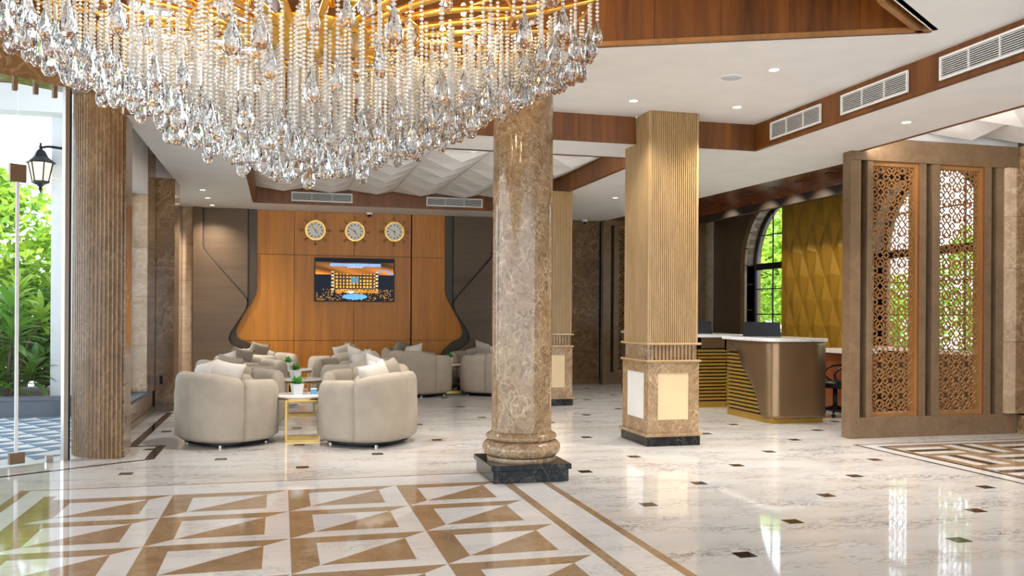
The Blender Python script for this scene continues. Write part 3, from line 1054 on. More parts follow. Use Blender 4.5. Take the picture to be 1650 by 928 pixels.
def screen(name, loc, label, bays, header, z0=0.24, z1=3.18, jw=0.03, lat=0.0095):
    """bays: list of ('post'|'slot'|'panel', x0, x1) local to loc"""
    s = thing(name, loc, label, 'screen')
    TH = 0.15
    xa, xb = bays[0][1], bays[-1][2]
    B().box(xa, xb + header, -0.005, TH, 0.0, z0).build('plinth', 'screen_stone', s, bevel=0.003)
    B().box(xa, xb + header, -0.012, TH, z1, 3.44).build('header', 'screen_stone', s, bevel=0.003)
    for kind, x0, x1 in bays:
        if kind == 'post':
            B().box(x0, x1, 0, TH, z0, z1).build('post', 'screen_stone', s, bevel=0.002)
        elif kind == 'slot':
            B().box(x0, x1, TH - 0.03, TH, z0, z1).build('slot_back', 'dark_gap_and_shade', s)
        else:
            fr = B()
            fr.box(x0, x0 + 0.012, 0.045, TH, z0, z1).box(x1 - jw, x1, 0.03, TH, z0, z1).box(x0, x1, 0.045, TH, z0, z0 + 0.045).box(x0, x1, 0.045, TH, z1 - 0.045, z1)
            f_ = fr.build('panel_frame', 'lattice', s)
            g = girih(x1 - x0 - jw - 0.012, z1 - z0 - 0.09, lat, 0.018, 0.07)
            g.v = [(v[0] + x0 + 0.012, v[1], v[2] + z0 + 0.045) for v in g.v]
            g.build('lattice', 'lattice', f_)
            B().box(x1 - 0.001, x1 + 0.0015, 0.0, TH, z0, z1).build('jamb_lining', 'jamb', s)
    return s


sx0 = 6.27
bays = [('post', 6.27, 6.405), ('slot', 6.405, 6.49), ('post', 6.49, 6.565), ('panel', 6.565, 7.19), ('post', 7.19, 7.285), ('slot', 7.285, 7.37), ('post', 7.37, 7.475),
        ('panel', 7.475, 8.10), ('post', 8.10, 8.20), ('slot', 8.20, 8.275), ('post', 8.275, 8.38)]
screen('lattice_screen', (sx0, 8.80, 0), 'large stone screen with two tall carved lattice panels beside woven floor inlay', [(k_, a - sx0, c_ - sx0) for k_, a, c_ in bays], 0.20)
# marble block closing the screen at the wall
pb = (8.6, 8.9, 0)
o = thing('end_pilaster', pb, 'brown marble pilaster right of the big lattice screen', 'pilaster')
for za, zc in zip([0.245, 1.1, 1.98, 2.6], [1.1, 1.98, 2.6, 3.18]):
    B(pb).box(8.38, 8.50, 8.74, 8.95, za + 0.002, zc - 0.002).build('slab', 'emperador_light', o)
    B(pb).box(8.50, RX - 0.003, 8.72, 8.95, za + 0.002, zc - 0.002).build('slab', 'emperador', o)
for za, zc in ((0.0, 0.22), (3.18, 3.44)):
    B(pb).box(8.59, RX - 0.003, 8.72, 8.95, za, zc).build('slab', 'emperador', o)
# far screen at the back of the reception
fb = [('post', 6.24, 6.40), ('slot', 6.40, 6.47), ('post', 6.47, 6.58), ('panel', 6.58, 7.35), ('post', 7.35, 7.45), ('slot', 7.45, 7.53), ('post', 7.53, 7.63), ('panel', 7.63, 8.25), ('post', 8.25, 8.48)]
screen('lattice_screen', (6.24, 16.70, 0), 'smaller looking lattice screen on the far wall behind the square column', [(k_, a - 6.24, c_ - 6.24) for k_, a, c_ in fb], 0.0, lat=0.016)

# ================================================================== GOLD RELIEF WALL
gx, gy0, gy1 = 8.36, 11.62, 13.72
g_ = thing('gold_feature_wall', (gx + 0.06, 12.65, 0), 'tall gold feature wall of elongated diamond relief panels behind reception', 'feature wall')
GO = (gx + 0.06, 12.65, 0)
B(GO).box(gx + 0.05, gx + 0.16, gy0, gy1, 0, 3.55).build('backing', 'gold_wall', g_)
dw, dh = (gy1 - gy0) / 5.0, 0.81
zoff = 3.24
meC = {}


def gold_piece(poly, apex, name):
    n = len(poly)
    vs_ = [(gx + 0.05, y, z) for y, z in poly] + [(gx + 0.05 - apex[2], apex[0], apex[1])]
    B(GO).add(vs_, [(i, (i + 1) % n, n) for i in range(n)] + [tuple(range(n - 1, -1, -1))]).build(name, 'gold_wall', g_)


for i in range(6):
    for j in range(5):
        yc, zc = gy0 + i * dw, zoff - j * dh
        for (yy, zz) in ((yc, zc), (yc + dw / 2, zc - dh / 2)):
            pts = [(yy - dw / 2, zz), (yy, zz + dh / 2), (yy + dw / 2, zz), (yy, zz - dh / 2)]
            pts = [(min(max(y, gy0), gy1), min(max(z, 0.02), 3.55)) for y, z in pts]
            pts2 = []
            for p in pts:
                if not pts2 or (abs(p[0] - pts2[-1][0]) + abs(p[1] - pts2[-1][1])) > 1e-6:
                    pts2.append(p)
            if len(pts2) < 3 or yy > gy1 - 0.01 and yy - dw / 2 > gy1 - 0.01:
                continue
            ya = [p[0] for p in pts2]
            za = [p[1] for p in pts2]
            if max(ya) - min(ya) < 0.05 or max(za) - min(za) < 0.1:
                continue
            full = abs((max(ya) - min(ya)) - dw) < 1e-3
            gold_piece(pts2, (min(max(yy, gy0 + 0.002), gy1 - 0.002), min(max(zz + 0.05, min(za) + 0.01), max(za) - 0.01), 0.05 if full else 0.004), 'diamond_panel')
# ================================================================== RECEPTION COUNTERS
def counter(y_near, y_far, label, mirror):
    """counter whose wrapped bronze sheet covers its near end (mirror False) or far end (True)"""
    x0, x1, ztop = 6.10, 6.90, 1.06
    yc = (y_near + y_far) / 2
    c_ = thing('reception_counter', ((x0 + x1) / 2, yc, 0), label, 'counter', 'reception counters')
    L = y_far - y_near
    s = -1 if mirror else 1

    def Y(t):           # t = distance from the wrapped end
        return (-L / 2 + t) * s
    hx = (x1 - x0) / 2
    R = 0.16
    # core
    def ybox(b, xa, xb, ta, tb, za, zb):
        ya, yb = sorted((Y(ta), Y(tb)))
        return b.box(xa, xb, ya, yb, za, zb)
    ybox(B(), -hx + 0.05, hx - 0.02, 0.06, L - 0.05, 0.0, ztop).build('core', 'laminate_dark', c_)
    ybox(B(), -hx + 0.03, hx - 0.01, 0.03, L - 0.03, 0.0, 0.09).build('gold_plinth', 'gold_rib', c_)
    # horizontal ribs on the long face and on the plain end
    n = 15
    for i in range(n):
        z = 0.115 + i * 0.052
        b = B()
        ybox(b, -hx + 0.012, -hx + 0.06, 0.3, L - 0.01, z, z + 0.03)
        ybox(b, -hx + 0.012, hx - 0.02, L - 0.055, L - 0.008, z, z + 0.03)
        b.build('rib', 'gold_rib', c_, bevel=0.006)
    # brown band under the top
    b = B()
    ybox(b, -hx, -hx + 0.05, 0.25, L, 0.90, ztop)
    ybox(b, -hx, hx - 0.02, L - 0.05, L, 0.90, ztop)
    b.build('top_band', 'bronze', c_)
    # bronze sheet: rounded corner, S-shaped edge across the long face
    def path(t):        # t along the wrap: 0 = inner end of the short end, ... -> (x,y)
        e = 2 * hx - R
        if t < e:
            return (hx - t, 0.0)
        t -= e
        arc = R * PI / 2
        if t < arc:
            a = t / R
            return (-hx + R - R * math.sin(a), R - R * math.cos(a))
        return (-hx, R + t - arc)
    T1 = 2 * hx - R + R * PI / 2        # end of the corner
    vs_, fs = [], []
    NZ = 24
    cols = [0, 0.2, 0.4, 2 * hx - R] + [2 * hx - R + R * PI / 2 * i / 8 for i in range(1, 9)]
    for iz in range(NZ + 1):
        z = lerp(0.06, ztop, iz / NZ)
        q = (z - 0.06) / (ztop - 0.06)
        reach = 0.10 + 0.62 * (1 / (1 + math.exp(-(q - 0.52) * 7.5))) + (0.22 * max(0, (q - 0.86) / 0.14))
        reach = min(reach, L - R)
        if q < 0.12:
            reach = 0.10 - (0.12 - q) * 1.0 + 0.03
        row = cols + [T1 + reach * f for f in (0.25, 0.5, 0.75, 1.0)]
        for t in row:
            p = path(t)
            vs_.append((p[0], Y(p[1]), z))
    nc = len(cols) + 4
    for iz in range(NZ):
        for j in range(nc - 1):
            fs.append((iz * nc + j, iz * nc + j + 1, (iz + 1) * nc + j + 1, (iz + 1) * nc + j))
    sh = B().add(vs_, fs).build('bronze_sheet', 'bronze', c_, smooth=True)
    so = sh.modifiers.new('solid', 'SOLIDIFY')
    so.thickness = 0.015
    so.offset = 0
    # marble top with rounded corner
    poly = [(hx + 0.02, Y(-0.03)), (-hx + R, Y(-0.03))]
    for i in range(1, 7):
        a = PI / 2 * i / 6
        poly.append((-hx - 0.03 + (R + 0.03) - (R + 0.03) * math.sin(a), Y(-0.03 + (R + 0.03) - (R + 0.03) * math.cos(a))))
    poly += [(-hx - 0.03, Y(L + 0.03)), (hx + 0.02, Y(L + 0.03))]
    B().prism(poly, ztop, ztop + 0.045).build('marble_top', 'counter_top', c_, bevel=0.004)
    return c_


counter(10.20, 11.42, 'nearest reception counter with bronze sheet wrapped round its near corner', False)
counter(12.25, 13.45, 'middle reception counter whose gold ribbed end shows beside square column', True)
counter(14.25, 15.45, 'farthest reception counter peeking out left of the square column', True)


def monitor(x, y, z, rz, w, label):
    m = thing('monitor', (x, y, z), label, 'monitor', rz=rz)
    B().prism([(-w / 2, 0.0), (w / 2, 0.0), (w / 2 - 0.02, 0.20), (-w / 2 + 0.02, 0.20)], -0.012, 0.012, 'y').build('display', 'black', m, bevel=0.004)
    B().box(-0.09, 0.09, 0.0, 0.14, 0, 0.012).build('foot', 'black', m)
    B().box(-0.02, 0.02, 0.01, 0.04, 0.012, 0.1).build('neck', 'black', m)


monitor(6.50, 11.1, 1.105, math.radians(-35), 0.52, 'black monitor back on the nearest counter top')
monitor(6.42, 12.9, 1.105, math.radians(-35), 0.45, 'black monitor on the middle counter beside the square column')

# office chair and cabinet behind the counter
oc = thing('office_chair', (7.50, 10.85, 0), 'black swivel office chair with loop armrests behind the counter', 'office chair', rz=math.radians(70))
B().lathe([(0.0, 0.40), (0.24, 0.40), (0.26, 0.43), (0.25, 0.48), (0.0, 0.50)], 20).build('seat', 'black', oc, smooth=True)
B().prism([(-0.22, 0.55), (0.22, 0.55), (0.24, 0.8), (0.18, 0.98), (-0.18, 0.98), (-0.24, 0.8)], -0.28, -0.22, 'y').build('backrest', 'black', oc, bevel=0.02)
B().box(-0.03, 0.03, -0.27, -0.23, 0.40, 0.62).build('back_post', 'black', oc)
B().lathe([(0.0, 0.09), (0.035, 0.09), (0.03, 0.40), (0.0, 0.40)], 12).build('gas_column', 'black_metal', oc, smooth=True)
for i in range(5):
    a = 2 * PI * i / 5 + 0.3
    B().tube([(0.02 * math.cos(a), 0.02 * math.sin(a), 0.12), (0.28 * math.cos(a), 0.28 * math.sin(a), 0.075)], [0.03, 0.018], 8).build('base_leg', 'black', oc)
    B().ell((0.28 * math.cos(a), 0.28 * math.sin(a), 0.03), (0.022, 0.03, 0.03), 10, 8).build('castor', 'black', oc, smooth=True)
for sgn in (-1, 1):
    pts = [(sgn * 0.27, -0.12 + 0.2 * math.cos(t), 0.58 + 0.12 * math.sin(t)) for t in [2 * PI * i / 16 for i in range(16)]]
    B().tube(pts, 0.016, 8, True).build('armrest', 'black', oc, smooth=True)

pb = (8.05, 11.3, 0)
cbt = thing('pedestal_cabinet', pb, 'red-brown wooden cabinet with white top behind the office chair', 'cabinet')
B(pb).box(7.80, 8.30, 11.05, 11.6, 0.05, 0.86).build('body', 'cabinet_red', cbt, bevel=0.003)
B(pb).box(7.82, 8.30, 11.06, 11.6, 0.0, 0.05).build('plinth', 'black', cbt)
B(pb).box(7.76, 8.32, 11.01, 11.62, 0.86, 0.92).build('top', 'white_panel', cbt, bevel=0.003)
B(pb).box(7.85, 8.25, 11.04, 11.05, 0.1, 0.82).build('door', 'cabinet_red', cbt)
B(pb).box(7.90, 7.93, 11.03, 11.041, 0.70, 0.80).build('handle', 'white', cbt)

# ================================================================== ARMCHAIRS
def sq(phi, a, b_, e):
    """superellipse; phi from the back (-y), positive towards +x"""
    s_, c_ = math.sin(phi), -math.cos(phi)
    return (a * math.copysign(abs(s_) ** e, s_), b_ * math.copysign(abs(c_) ** e, c_))


def tub_height(p):
    """shell height by angle from the back"""
    p = abs(p)
    s1 = math.radians(80)
    if p < s1:
        return 0.775 - 0.075 * (p / s1) ** 2.6
    return 0.70 - 0.02 * (p - s1)


def shell_panel(p0, p1, n=18):
    A, Bo, EX = 0.51, 0.48, 0.78
    TH = 0.155
    prof_n = 14
    vs_, fs = [], []
    for i in range(n + 1):
        t = i / n
        ph = lerp(p0, p1, t)
        edge = min(t, 1 - t) * abs(p1 - p0)
        pinch = 0.026 * math.exp(-(edge / 0.030) ** 2) if edge < 0.2 else 0.0
        front = abs(ph) > math.radians(135)
        h = tub_height((ph if t not in (0.0, 1.0) else ph))
        ef = (math.radians(150) - abs(ph))
        drop = 0.0
        if abs(max(p0, p1, key=abs)) > math.radians(120) and ef < 0.22:
            drop = 0.085 * (1 - ef / 0.22) ** 2.2
        h -= drop
        o = sq(ph, A - pinch, Bo - pinch, EX)
        q = sq(ph, A - TH + pinch * 0.6, Bo - TH + pinch * 0.6, EX)
        o2 = sq(ph, A - 0.035 - pinch, Bo - 0.035 - pinch, EX)
        ring = []
        for (w, z) in ((0.05, 0.055), (-0.004, 0.10), (-0.012, 0.3), (-0.006, 0.55), (0.0, h - 0.085), (0.012, h - 0.04), (0.04, h - 0.008), (0.075, h), (0.115, h - 0.008), (0.142, h - 0.04), (0.152, h - 0.085), (0.155, 0.45), (0.155, 0.2), (0.10, 0.055)):
            f_ = w / TH
            ring.append((lerp(o[0], q[0], f_), lerp(o[1], q[1], f_), z - (pinch * 0.8 if z > h - 0.1 else 0)))
        vs_ += ring
    m = prof_n
    for i in range(n):
        for j in range(m):
            fs.append((i * m + j, i * m + (j + 1) % m, (i + 1) * m + (j + 1) % m, (i + 1) * m + j))
    fs.append(tuple(range(m)))
    fs.append(tuple(n * m + j for j in range(m - 1, -1, -1)))
    return B().add(vs_, fs)


def make_armchair():
    c_ = thing('tub_armchair', (0, 0, 0), 'x', 'armchair', 'beige tub armchairs in the lounge')
    D = math.radians
    for a0, a1, nm in ((-150, -80, 'arm'), (-80, 0, 'back_panel'), (0, 80, 'back_panel'), (80, 150, 'arm')):
        shell_panel(D(a0), D(a1)).build(nm, 'fabric', c_, smooth=True, auto=60)
    pts = [sq(2 * PI * i / 40, 0.375, 0.37, 0.8) for i in range(40)]
    vs_, fs = [], []
    pr = ((0.90, 0.20), (1.0, 0.23), (1.0, 0.38), (0.97, 0.42), (0.85, 0.44), (0.4, 0.45))
    for sc_, z in pr:
        vs_ += [(p[0] * sc_, p[1] * sc_ + 0.03, z) for p in pts]
    for r in range(len(pr) - 1):
        for i in range(40):
            fs.append((r * 40 + i, r * 40 + (i + 1) % 40, (r + 1) * 40 + (i + 1) % 40, (r + 1) * 40 + i))
    fs += [tuple(range(39, -1, -1)), tuple((len(pr) - 1) * 40 + i for i in range(40))]
    B().add(vs_, fs).build('seat_cushion', 'fabric', c_, smooth=True)
    B().prism([(p[0] * 1.14, p[1] * 1.08) for p in pts], 0.025, 0.075).build('base', 'black', c_)
    for fx, fy in ((-0.3, -0.28), (0.3, -0.28), (-0.3, 0.28), (0.3, 0.28)):
        B().lathe([(0.0, 0.0), (0.022, 0.0), (0.022, 0.03), (0.0, 0.03)], 12, (fx, fy)).build('foot', 'steel', c_)
    return c_


def make_cushion(mat):
    n = 12
    vs_, fs = [], []
    W, T = 0.225, 0.075
    for side in (1, -1):
        for i in range(n + 1):
            for j in range(n + 1):
                u, v = 2 * i / n - 1, 2 * j / n - 1
                th = (max(0, 1 - u ** 4) * max(0, 1 - v ** 4)) ** 0.6
                pin = 1 - 0.09 * (1 - abs(v) ** 2) * abs(u) ** 3
                pin2 = 1 - 0.09 * (1 - abs(u) ** 2) * abs(v) ** 3
                vs_.append((u * W * pin, side * T * th, v * W * pin2))
    m = (n + 1) * (n + 1)
    for s_ in (0, 1):
        for i in range(n):
            for j in range(n):
                a = s_ * m + i * (n + 1) + j
                fs.append((a, a + 1, a + n + 2, a + n + 1) if s_ else (a, a + n + 1, a + n + 2, a + 1))
    b = B().add(vs_, fs)
    me = b.mesh('cushion', True)
    bm = bmesh.new()
    bm.from_mesh(me)
    bmesh.ops.remove_doubles(bm, verts=bm.verts, dist=0.0005)
    bmesh.ops.recalc_face_normals(bm, faces=bm.faces)
    bm.to_mesh(me)
    bm.free()
    me.materials.append(M[mat])
    return me


CUSH = {'g': make_cushion('cushion_grey'), 'p': make_cushion('cushion_pale')}
proto = make_armchair()
chairs = [
    # x, y, rotation, label, cushions
    (-0.55, 10.02, -53, 'nearest left armchair with its back to the camera, beside the first coffee table', 'pp'),
    (0.93, 9.72, 53, 'nearest right armchair with its back to the camera, closest to round column', 'ppg'),
    (-0.47, 11.22, -122, 'left armchair facing the camera just behind the nearest left armchair', 'g'),
    (1.02, 11.02, 122, 'right armchair turned to the camera just behind the nearest right armchair', 'p'),
    (-0.56, 12.40, -53, 'second row left armchair seen from behind', 'p'),
    (1.08, 12.66, 53, 'second row right armchair seen from behind, pale cushions on it', 'pp'),
    (-0.42, 13.55, -122, 'third armchair on the left facing the camera with a grey cushion', 'g'),
    (1.0, 13.85, 122, 'right armchair facing the camera in front of the far lounge row', 'p'),
    (0.98, 15.15, 53, 'far right lounge armchair seen from behind under the television', 'pp'),
    (-0.22, 15.75, -122, 'farthest left armchair against the wood panelling with a dark cushion', 'g'),
    (2.32, 15.10, -53, 'armchair by the right wall group, left of the small table near the round column', 'p'),
    (3.54, 15.07, 53, 'armchair half hidden by the round column, right of the small table', 'p'),
    (2.30, 16.22, -122, 'armchair tucked against the wood wall behind the right group', 'g'),
    (3.56, 16.22, 122, 'last armchair in the corner behind the round column', 'p'),
]
cush_n = 0
for i, (x, y, r, lab, cu) in enumerate(chairs):
    o = proto if i == 0 else copy_tree(proto)
    o.location = (x, y, 0)
    rz = math.radians(r)
    o.rotation_euler = (0, 0, rz)
    o['label'] = lab
    for q, ck in enumerate(cu):
        cn = bpy.data.objects.new('cushion', CUSH[ck])
        C.objects.link(cn)
        lx = (0.0 if len(cu) == 1 else (-0.15 + 0.3 * q / (len(cu) - 1)))
        ly = -0.20 + 0.05 * (q % 2)
        cn.location = (x + lx * math.cos(rz) - ly * math.sin(rz), y + lx * math.sin(rz) + ly * math.cos(rz), 0.66 + 0.012 * q)
        cn.rotation_euler = (math.radians(-20), math.radians((-9, 7, -4)[q % 3]), rz + math.radians((-8, 12, 4)[q % 3]))
        nm = {'g': 'grey', 'p': 'pale beige'}[ck]
        pos = '' if len(cu) == 1 else ('left ', 'right ', 'middle ')[q] if len(cu) < 3 else ('left ', 'middle ', 'right ')[q]
        tag(cn, pos + nm + ' square cushion on the ' + ' '.join(lab.split(',')[0].split()[:9]), 'cushion', 'lounge cushions')

# ================================================================== TABLES WITH POT PLANTS
def make_table():
    t = thing('coffee_table', (0, 0, 0), 'x', 'coffee table', 'round marble coffee tables')
    B().lathe([(0.0, 0.475), (0.295, 0.475), (0.305, 0.48), (0.305, 0.495), (0.295, 0.50), (0.0, 0.50)], 48).build('marble_top', 'counter_top', t, smooth=True, auto=40)
    B().lathe([(0.275, 0.457), (0.307, 0.457), (0.307, 0.476), (0.275, 0.476), (0.275, 0.457)], 48).build('gold_rim', 'brass', t, smooth=True, auto=40)
    h = 0.175
    r_ = 0.009
    for sx_ in (-1, 1):
        for sy_ in (-1, 1):
            B().box(sx_ * h - r_, sx_ * h + r_, sy_ * h - r_, sy_ * h + r_, 0.0, 0.457).build('leg', 'brass', t)
    for sy_ in (-1, 1):
        for z in (0.0, 0.435):
            B().box(-h + r_, h - r_, sy_ * h - r_, sy_ * h + r_, z, z + 0.022).build('rail', 'brass', t)
    for sx_ in (-1, 1):
        B().box(sx_ * h - r_, sx_ * h + r_, -h + r_, h - r_, 0.12, 0.142).build('rail', 'brass', t)
    return t


def make_leaf(name, L, W, droop, mat, n=6):
    vs_, fs = [], []
    for i in range(n + 1):
        t = i / n
        w = W * math.sin(PI * min(1, t * 0.92 + 0.06)) ** 0.8 * (1 - 0.15 * t)
        y = L * t * (1 - 0.1 * droop * t)
        z = L * (0.25 * t - droop * t * t)
        vs_ += [(-w / 2, y, z + w * 0.18), (0, y, z), (w / 2, y, z + w * 0.18)]
    for i in range(n):
        a = 3 * i
        fs += [(a, a + 1, a + 4, a + 3), (a + 1, a + 2, a + 5, a + 4)]
    me = bpy.data.meshes.new(name)
    me.from_pydata(vs_, [], fs)
    me.polygons.foreach_set('use_smooth', [True] * len(me.polygons))
    me.materials.append(M[mat])
    return me


POTLEAF = make_leaf('leaf', 0.115, 0.028, 0.35, 'leaf_pot', 4)


def make_pot():
    p = thing('potted_plant', (0, 0, 0), 'x', 'potted plant', 'small potted plants on the tables')
    B().prism([(-0.048, -0.048), (0.048, -0.048), (0.048, 0.048), (-0.048, 0.048)], 0, 0.005).build('pot_base', 'ceramic', p)
    v = []
    for z, h in ((0.004, 0.046), (0.118, 0.062), (0.118, 0.055), (0.1, 0.053)):
        v += [(-h, -h, z), (h, -h, z), (h, h, z), (-h, h, z)]
    f_ = [(r * 4 + i, r * 4 + (i + 1) % 4, r * 4 + 4 + (i + 1) % 4, r * 4 + 4 + i) for r in range(3) for i in range(4)] + [(3, 2, 1, 0)]
    B().add(v, f_).build('pot', 'ceramic', p)
    B().box(-0.053, 0.053, -0.053, 0.053, 0.09, 0.102).build('soil', 'soil', p)
    for i in range(26):
        a = 2.399 * i
        el = math.radians(22 + 55 * ((i * 7) % 26) / 26)
        inst('leaf', POTLEAF, p, (0.02 * math.cos(a), 0.02 * math.sin(a), 0.10), (el, 0, a), (0.9 + 0.3 * ((i * 5) % 7) / 7,) * 3)
    return p


tb, pt = make_table(), make_pot()
spots = [((0.24, 10.06), (0.18, 10.03), 'coffee table between the two nearest armchairs', 'potted plant on the nearest coffee table'),
         ((0.28, 12.45), (0.20, 12.45), 'second coffee table in line behind the nearest one', 'potted plant on the second coffee table'),
         ((0.28, 14.55), (0.12, 14.4), 'farthest coffee table of the left seating line', 'potted plant on the farthest table of the left line'),
         ((2.93, 15.66), (2.90, 15.50), 'small table of the right seating group near the wall', 'potted plant on the table of the right seating group')]
for i, (a, p_, l1, l2) in enumerate(spots):
    o = tb if i == 0 else copy_tree(tb)
    o.location = (a[0], a[1], 0)
    o['label'] = 'round marble and gold ' + l1
    o2 = pt if i == 0 else copy_tree(pt)
    o2.location = (p_[0], p_[1], 0.50)
    o2.rotation_euler = (0, 0, 0.25 + 0.4 * i)
    o2['label'] = 'small green ' + l2
pb = (0.36, 10.02, 0.5)
o = thing('sanitiser_box', pb, 'small blue box with a hook beside the nearest potted plant', 'box')
B().box(-0.032, 0.032, -0.02, 0.02, 0, 0.062).build('body', 'blue', o, bevel=0.004)
B().box(-0.034, 0.034, -0.022, 0.022, 0.056, 0.066).build('lid', 'ceramic', o)
B().tube([(0, 0, 0.064), (0, 0, 0.09), (0.012, 0, 0.105), (0.02, 0, 0.095)], 0.004, 6).build('hook', 'steel', o)

# ================================================================== TELEVISION, CLOCKS
def tv_colour(u, v):
    """u 0..1 left-right, v 0..1 bottom-top: hotel at night over a pool"""
    r = random.random
    if v > 0.93:
        c = (0.004, 0.006, 0.010)
    elif v > 0.62:
        t = (v - 0.62) / 0.31
        g = 0.75 + 0.5 * math.sin(u * 9 + v * 22) * math.sin(u * 4.1 + 1)
        c = (lerp(0.55, 0.05, t) * g, lerp(0.19, 0.03, t) * g, lerp(0.03, 0.02, t) * g)
        if u > 0.75 and v < 0.74 and abs(v - (0.60 + 0.14 * math.sin((u - 0.75) / 0.25 * PI))) < 0.03:
            c = (0.13, 0.22, 0.42)
    else:
        c = (0.008, 0.010, 0.016)
    if 0.20 < u < 0.80 and 0.26 < v < 0.66:
        sag = 0.62 + 0.06 * abs(u - 0.5) * 2
        if v < sag:
            c = (0.05, 0.03, 0.02)
            if (int(u * 46) % 2 == 0) and (int(v * 26) % 2 == 0):
                k_ = 0.6 + 0.5 * r()
                c = (0.95 * k_, 0.42 * k_, 0.07 * k_)
            if abs(u - 0.5) < 0.05 and 0.42 < v < 0.56:
                c = (0.08, 0.17, 0.20)
    if 0.2 < u < 0.23 or 0.77 < u < 0.80:
        if 0.2 < v < 0.70:
            c = (0.01, 0.01, 0.015) if int(v * 24) % 2 else (0.6, 0.4, 0.22)
    if v < 0.27:
        e = ((u - 0.5) / 0.16) ** 2 + ((v - 0.09) / 0.07) ** 2
        if e < 1:
            c = (0.10, 0.30, 0.55)
        elif 0.18 < v and 0.25 < u < 0.8:
            k_ = r()
            c = (0.8 * k_, 0.34 * k_, 0.05 * k_)
        elif r() < 0.12:
            c = (0.5, 0.22, 0.04)
        if ((u - 0.45) / 0.04) ** 2 + ((v - 0.2) / 0.03) ** 2 < 1:
            c = (0.95, 0.85, 0.7)
    if 0.18 < u < 0.83 and 0.82 < v < 0.90:
        k_ = 0.7 + 0.5 * r()
        c = (0.20 * k_, 0.30 * k_, 0.52 * k_)
    if 0.4 < u < 0.6 and 0.79 < v <= 0.82:
        c = (0.32, 0.32, 0.45)
    return c


tvx0, tvx1, tvz0, tvz1 = kx(0.57), kx(1.975), kz(1.60), kz(2.37)
pb = ((tvx0 + tvx1) / 2, WY - 0.06, tvz0)
tv = thing('television', pb, 'wall mounted flat television showing an orange lit building at night', 'television')
B(pb).box(tvx0, tvx1, WY - 0.07, WY - 0.02, tvz0, tvz1).build('bezel', 'black', tv, bevel=0.004)
B(pb).box(tvx0 + 0.4, tvx1 - 0.4, WY - 0.02, WY, tvz0 + 0.2, tvz1 - 0.2).build('wall_mount', 'black_metal', tv)
nu_, nv_ = 120, 66
vs_, fs, cols_ = [], [], []
for j in range(nv_ + 1):
    for i in range(nu_ + 1):
        vs_.append((lerp(tvx0 + 0.02, tvx1 - 0.02, i / nu_) - pb[0], WY - 0.0715 - pb[1], lerp(tvz0 + 0.02, tvz1 - 0.02, j / nv_) - pb[2]))
for j in range(nv_):
    for i in range(nu_):
        a = j * (nu_ + 1) + i
        fs.append((a, a + 1, a + nu_ + 2, a + nu_ + 1))
        cols_.append(tv_colour((i + 0.5) / nu_, (j + 0.5) / nv_))
me = bpy.data.meshes.new('picture')
me.from_pydata(vs_, [], fs)
ca = me.color_attributes.new('picture', 'FLOAT_COLOR', 'CORNER')
for p_, c_ in zip(me.polygons, cols_):
    for li in p_.loop_indices:
        ca.data[li].color = (*c_, 1)
k = N('television_picture')
at = k.n('ShaderNodeVertexColor', _layer_name='picture')
k.b.inputs['Base Color'].default_value = (0.004, 0.004, 0.005, 1)
k.l(at.outputs[0], k.b.inputs['Emission Color'])
k.b.inputs['Emission Strength'].default_value = 1.5
me.materials.append(k.done(0.2, 0.0, Specular_IOR_Level=0.04))
inst('picture', me, tv, (0, 0, 0))


def clock(x, z, hmin, hhr, label):
    loc = (x, WY - 0.005, z)
    c_ = thing('wall_clock', loc, label, 'clock', 'ship-wheel wall clocks')
    def disc(r0, r1, y0, y1, name, mat, n=40):
        pts = [(r0, y0), (r1, y0), (r1, y1), (r0, y1), (r0, y0)] if r0 > 0 else [(0.0, y0), (r1, y0), (r1, y1), (0.0, y1)]
        vs_, fs = [], []
        for i in range(n):
            a = 2 * PI * i / n
            vs_ += [(r * math.cos(a), y, r * math.sin(a)) for r, y in pts]
        p = len(pts)
        fs = [(i * p + q, ((i + 1) % n) * p + q, ((i + 1) % n) * p + q + 1, i * p + q + 1) for i in range(n) for q in range(p - 1)]
        return B().add(vs_, fs).build(name, mat, c_, smooth=True, auto=40)
    disc(0.155, 0.188, -0.05, 0.0, 'rim', 'brass')
    disc(0.0, 0.158, -0.03, 0.0, 'dial', 'dial')
    for q in range(8):
        a = 2 * PI * q / 8
        d = Vector((math.cos(a), 0, math.sin(a)))
        c0 = Vector((0, -0.022, 0))
        B().tube([tuple(c0 + d * r_) for r_ in (0.18, 0.215, 0.235, 0.25, 0.268, 0.278)], [0.010, 0.010, 0.015, 0.022, 0.022, 0.010], 8).build('spoke_handle', 'brass', c_, smooth=True)
    for q in range(12):
        a = 2 * PI * q / 12
        d, n_ = Vector((math.sin(a), math.cos(a))), Vector((math.cos(a), -math.sin(a)))
        w_, l0, l1 = 0.008, 0.108, 0.138
        B().prism([tuple(d * l0 - n_ * w_), tuple(d * l0 + n_ * w_), tuple(d * l1 + n_ * w_), tuple(d * l1 - n_ * w_)], -0.033, -0.029, 'y').build('hour_mark', 'black', c_)
    for ang, ln, w_ in ((hmin, 0.115, 0.006), (hhr, 0.075, 0.009)):
        a = math.radians(ang)
        d, n_ = Vector((math.sin(a), math.cos(a))), Vector((math.cos(a), -math.sin(a)))
        B().prism([tuple(d * -0.02 - n_ * w_), tuple(d * -0.02 + n_ * w_), tuple(d * ln + n_ * w_ * 0.4), tuple(d * ln - n_ * w_ * 0.4)], -0.038, -0.034, 'y').build('hand', 'black', c_)


clock(kx(0.585), kz(2.845), -38, 150, 'left ship-wheel clock in brass above the television')
clock(kx(1.27), kz(2.845), -58, 150, 'middle ship-wheel clock in brass above the television')
clock(kx(1.97), kz(2.86), -60, 165, 'right ship-wheel clock in brass above the television')

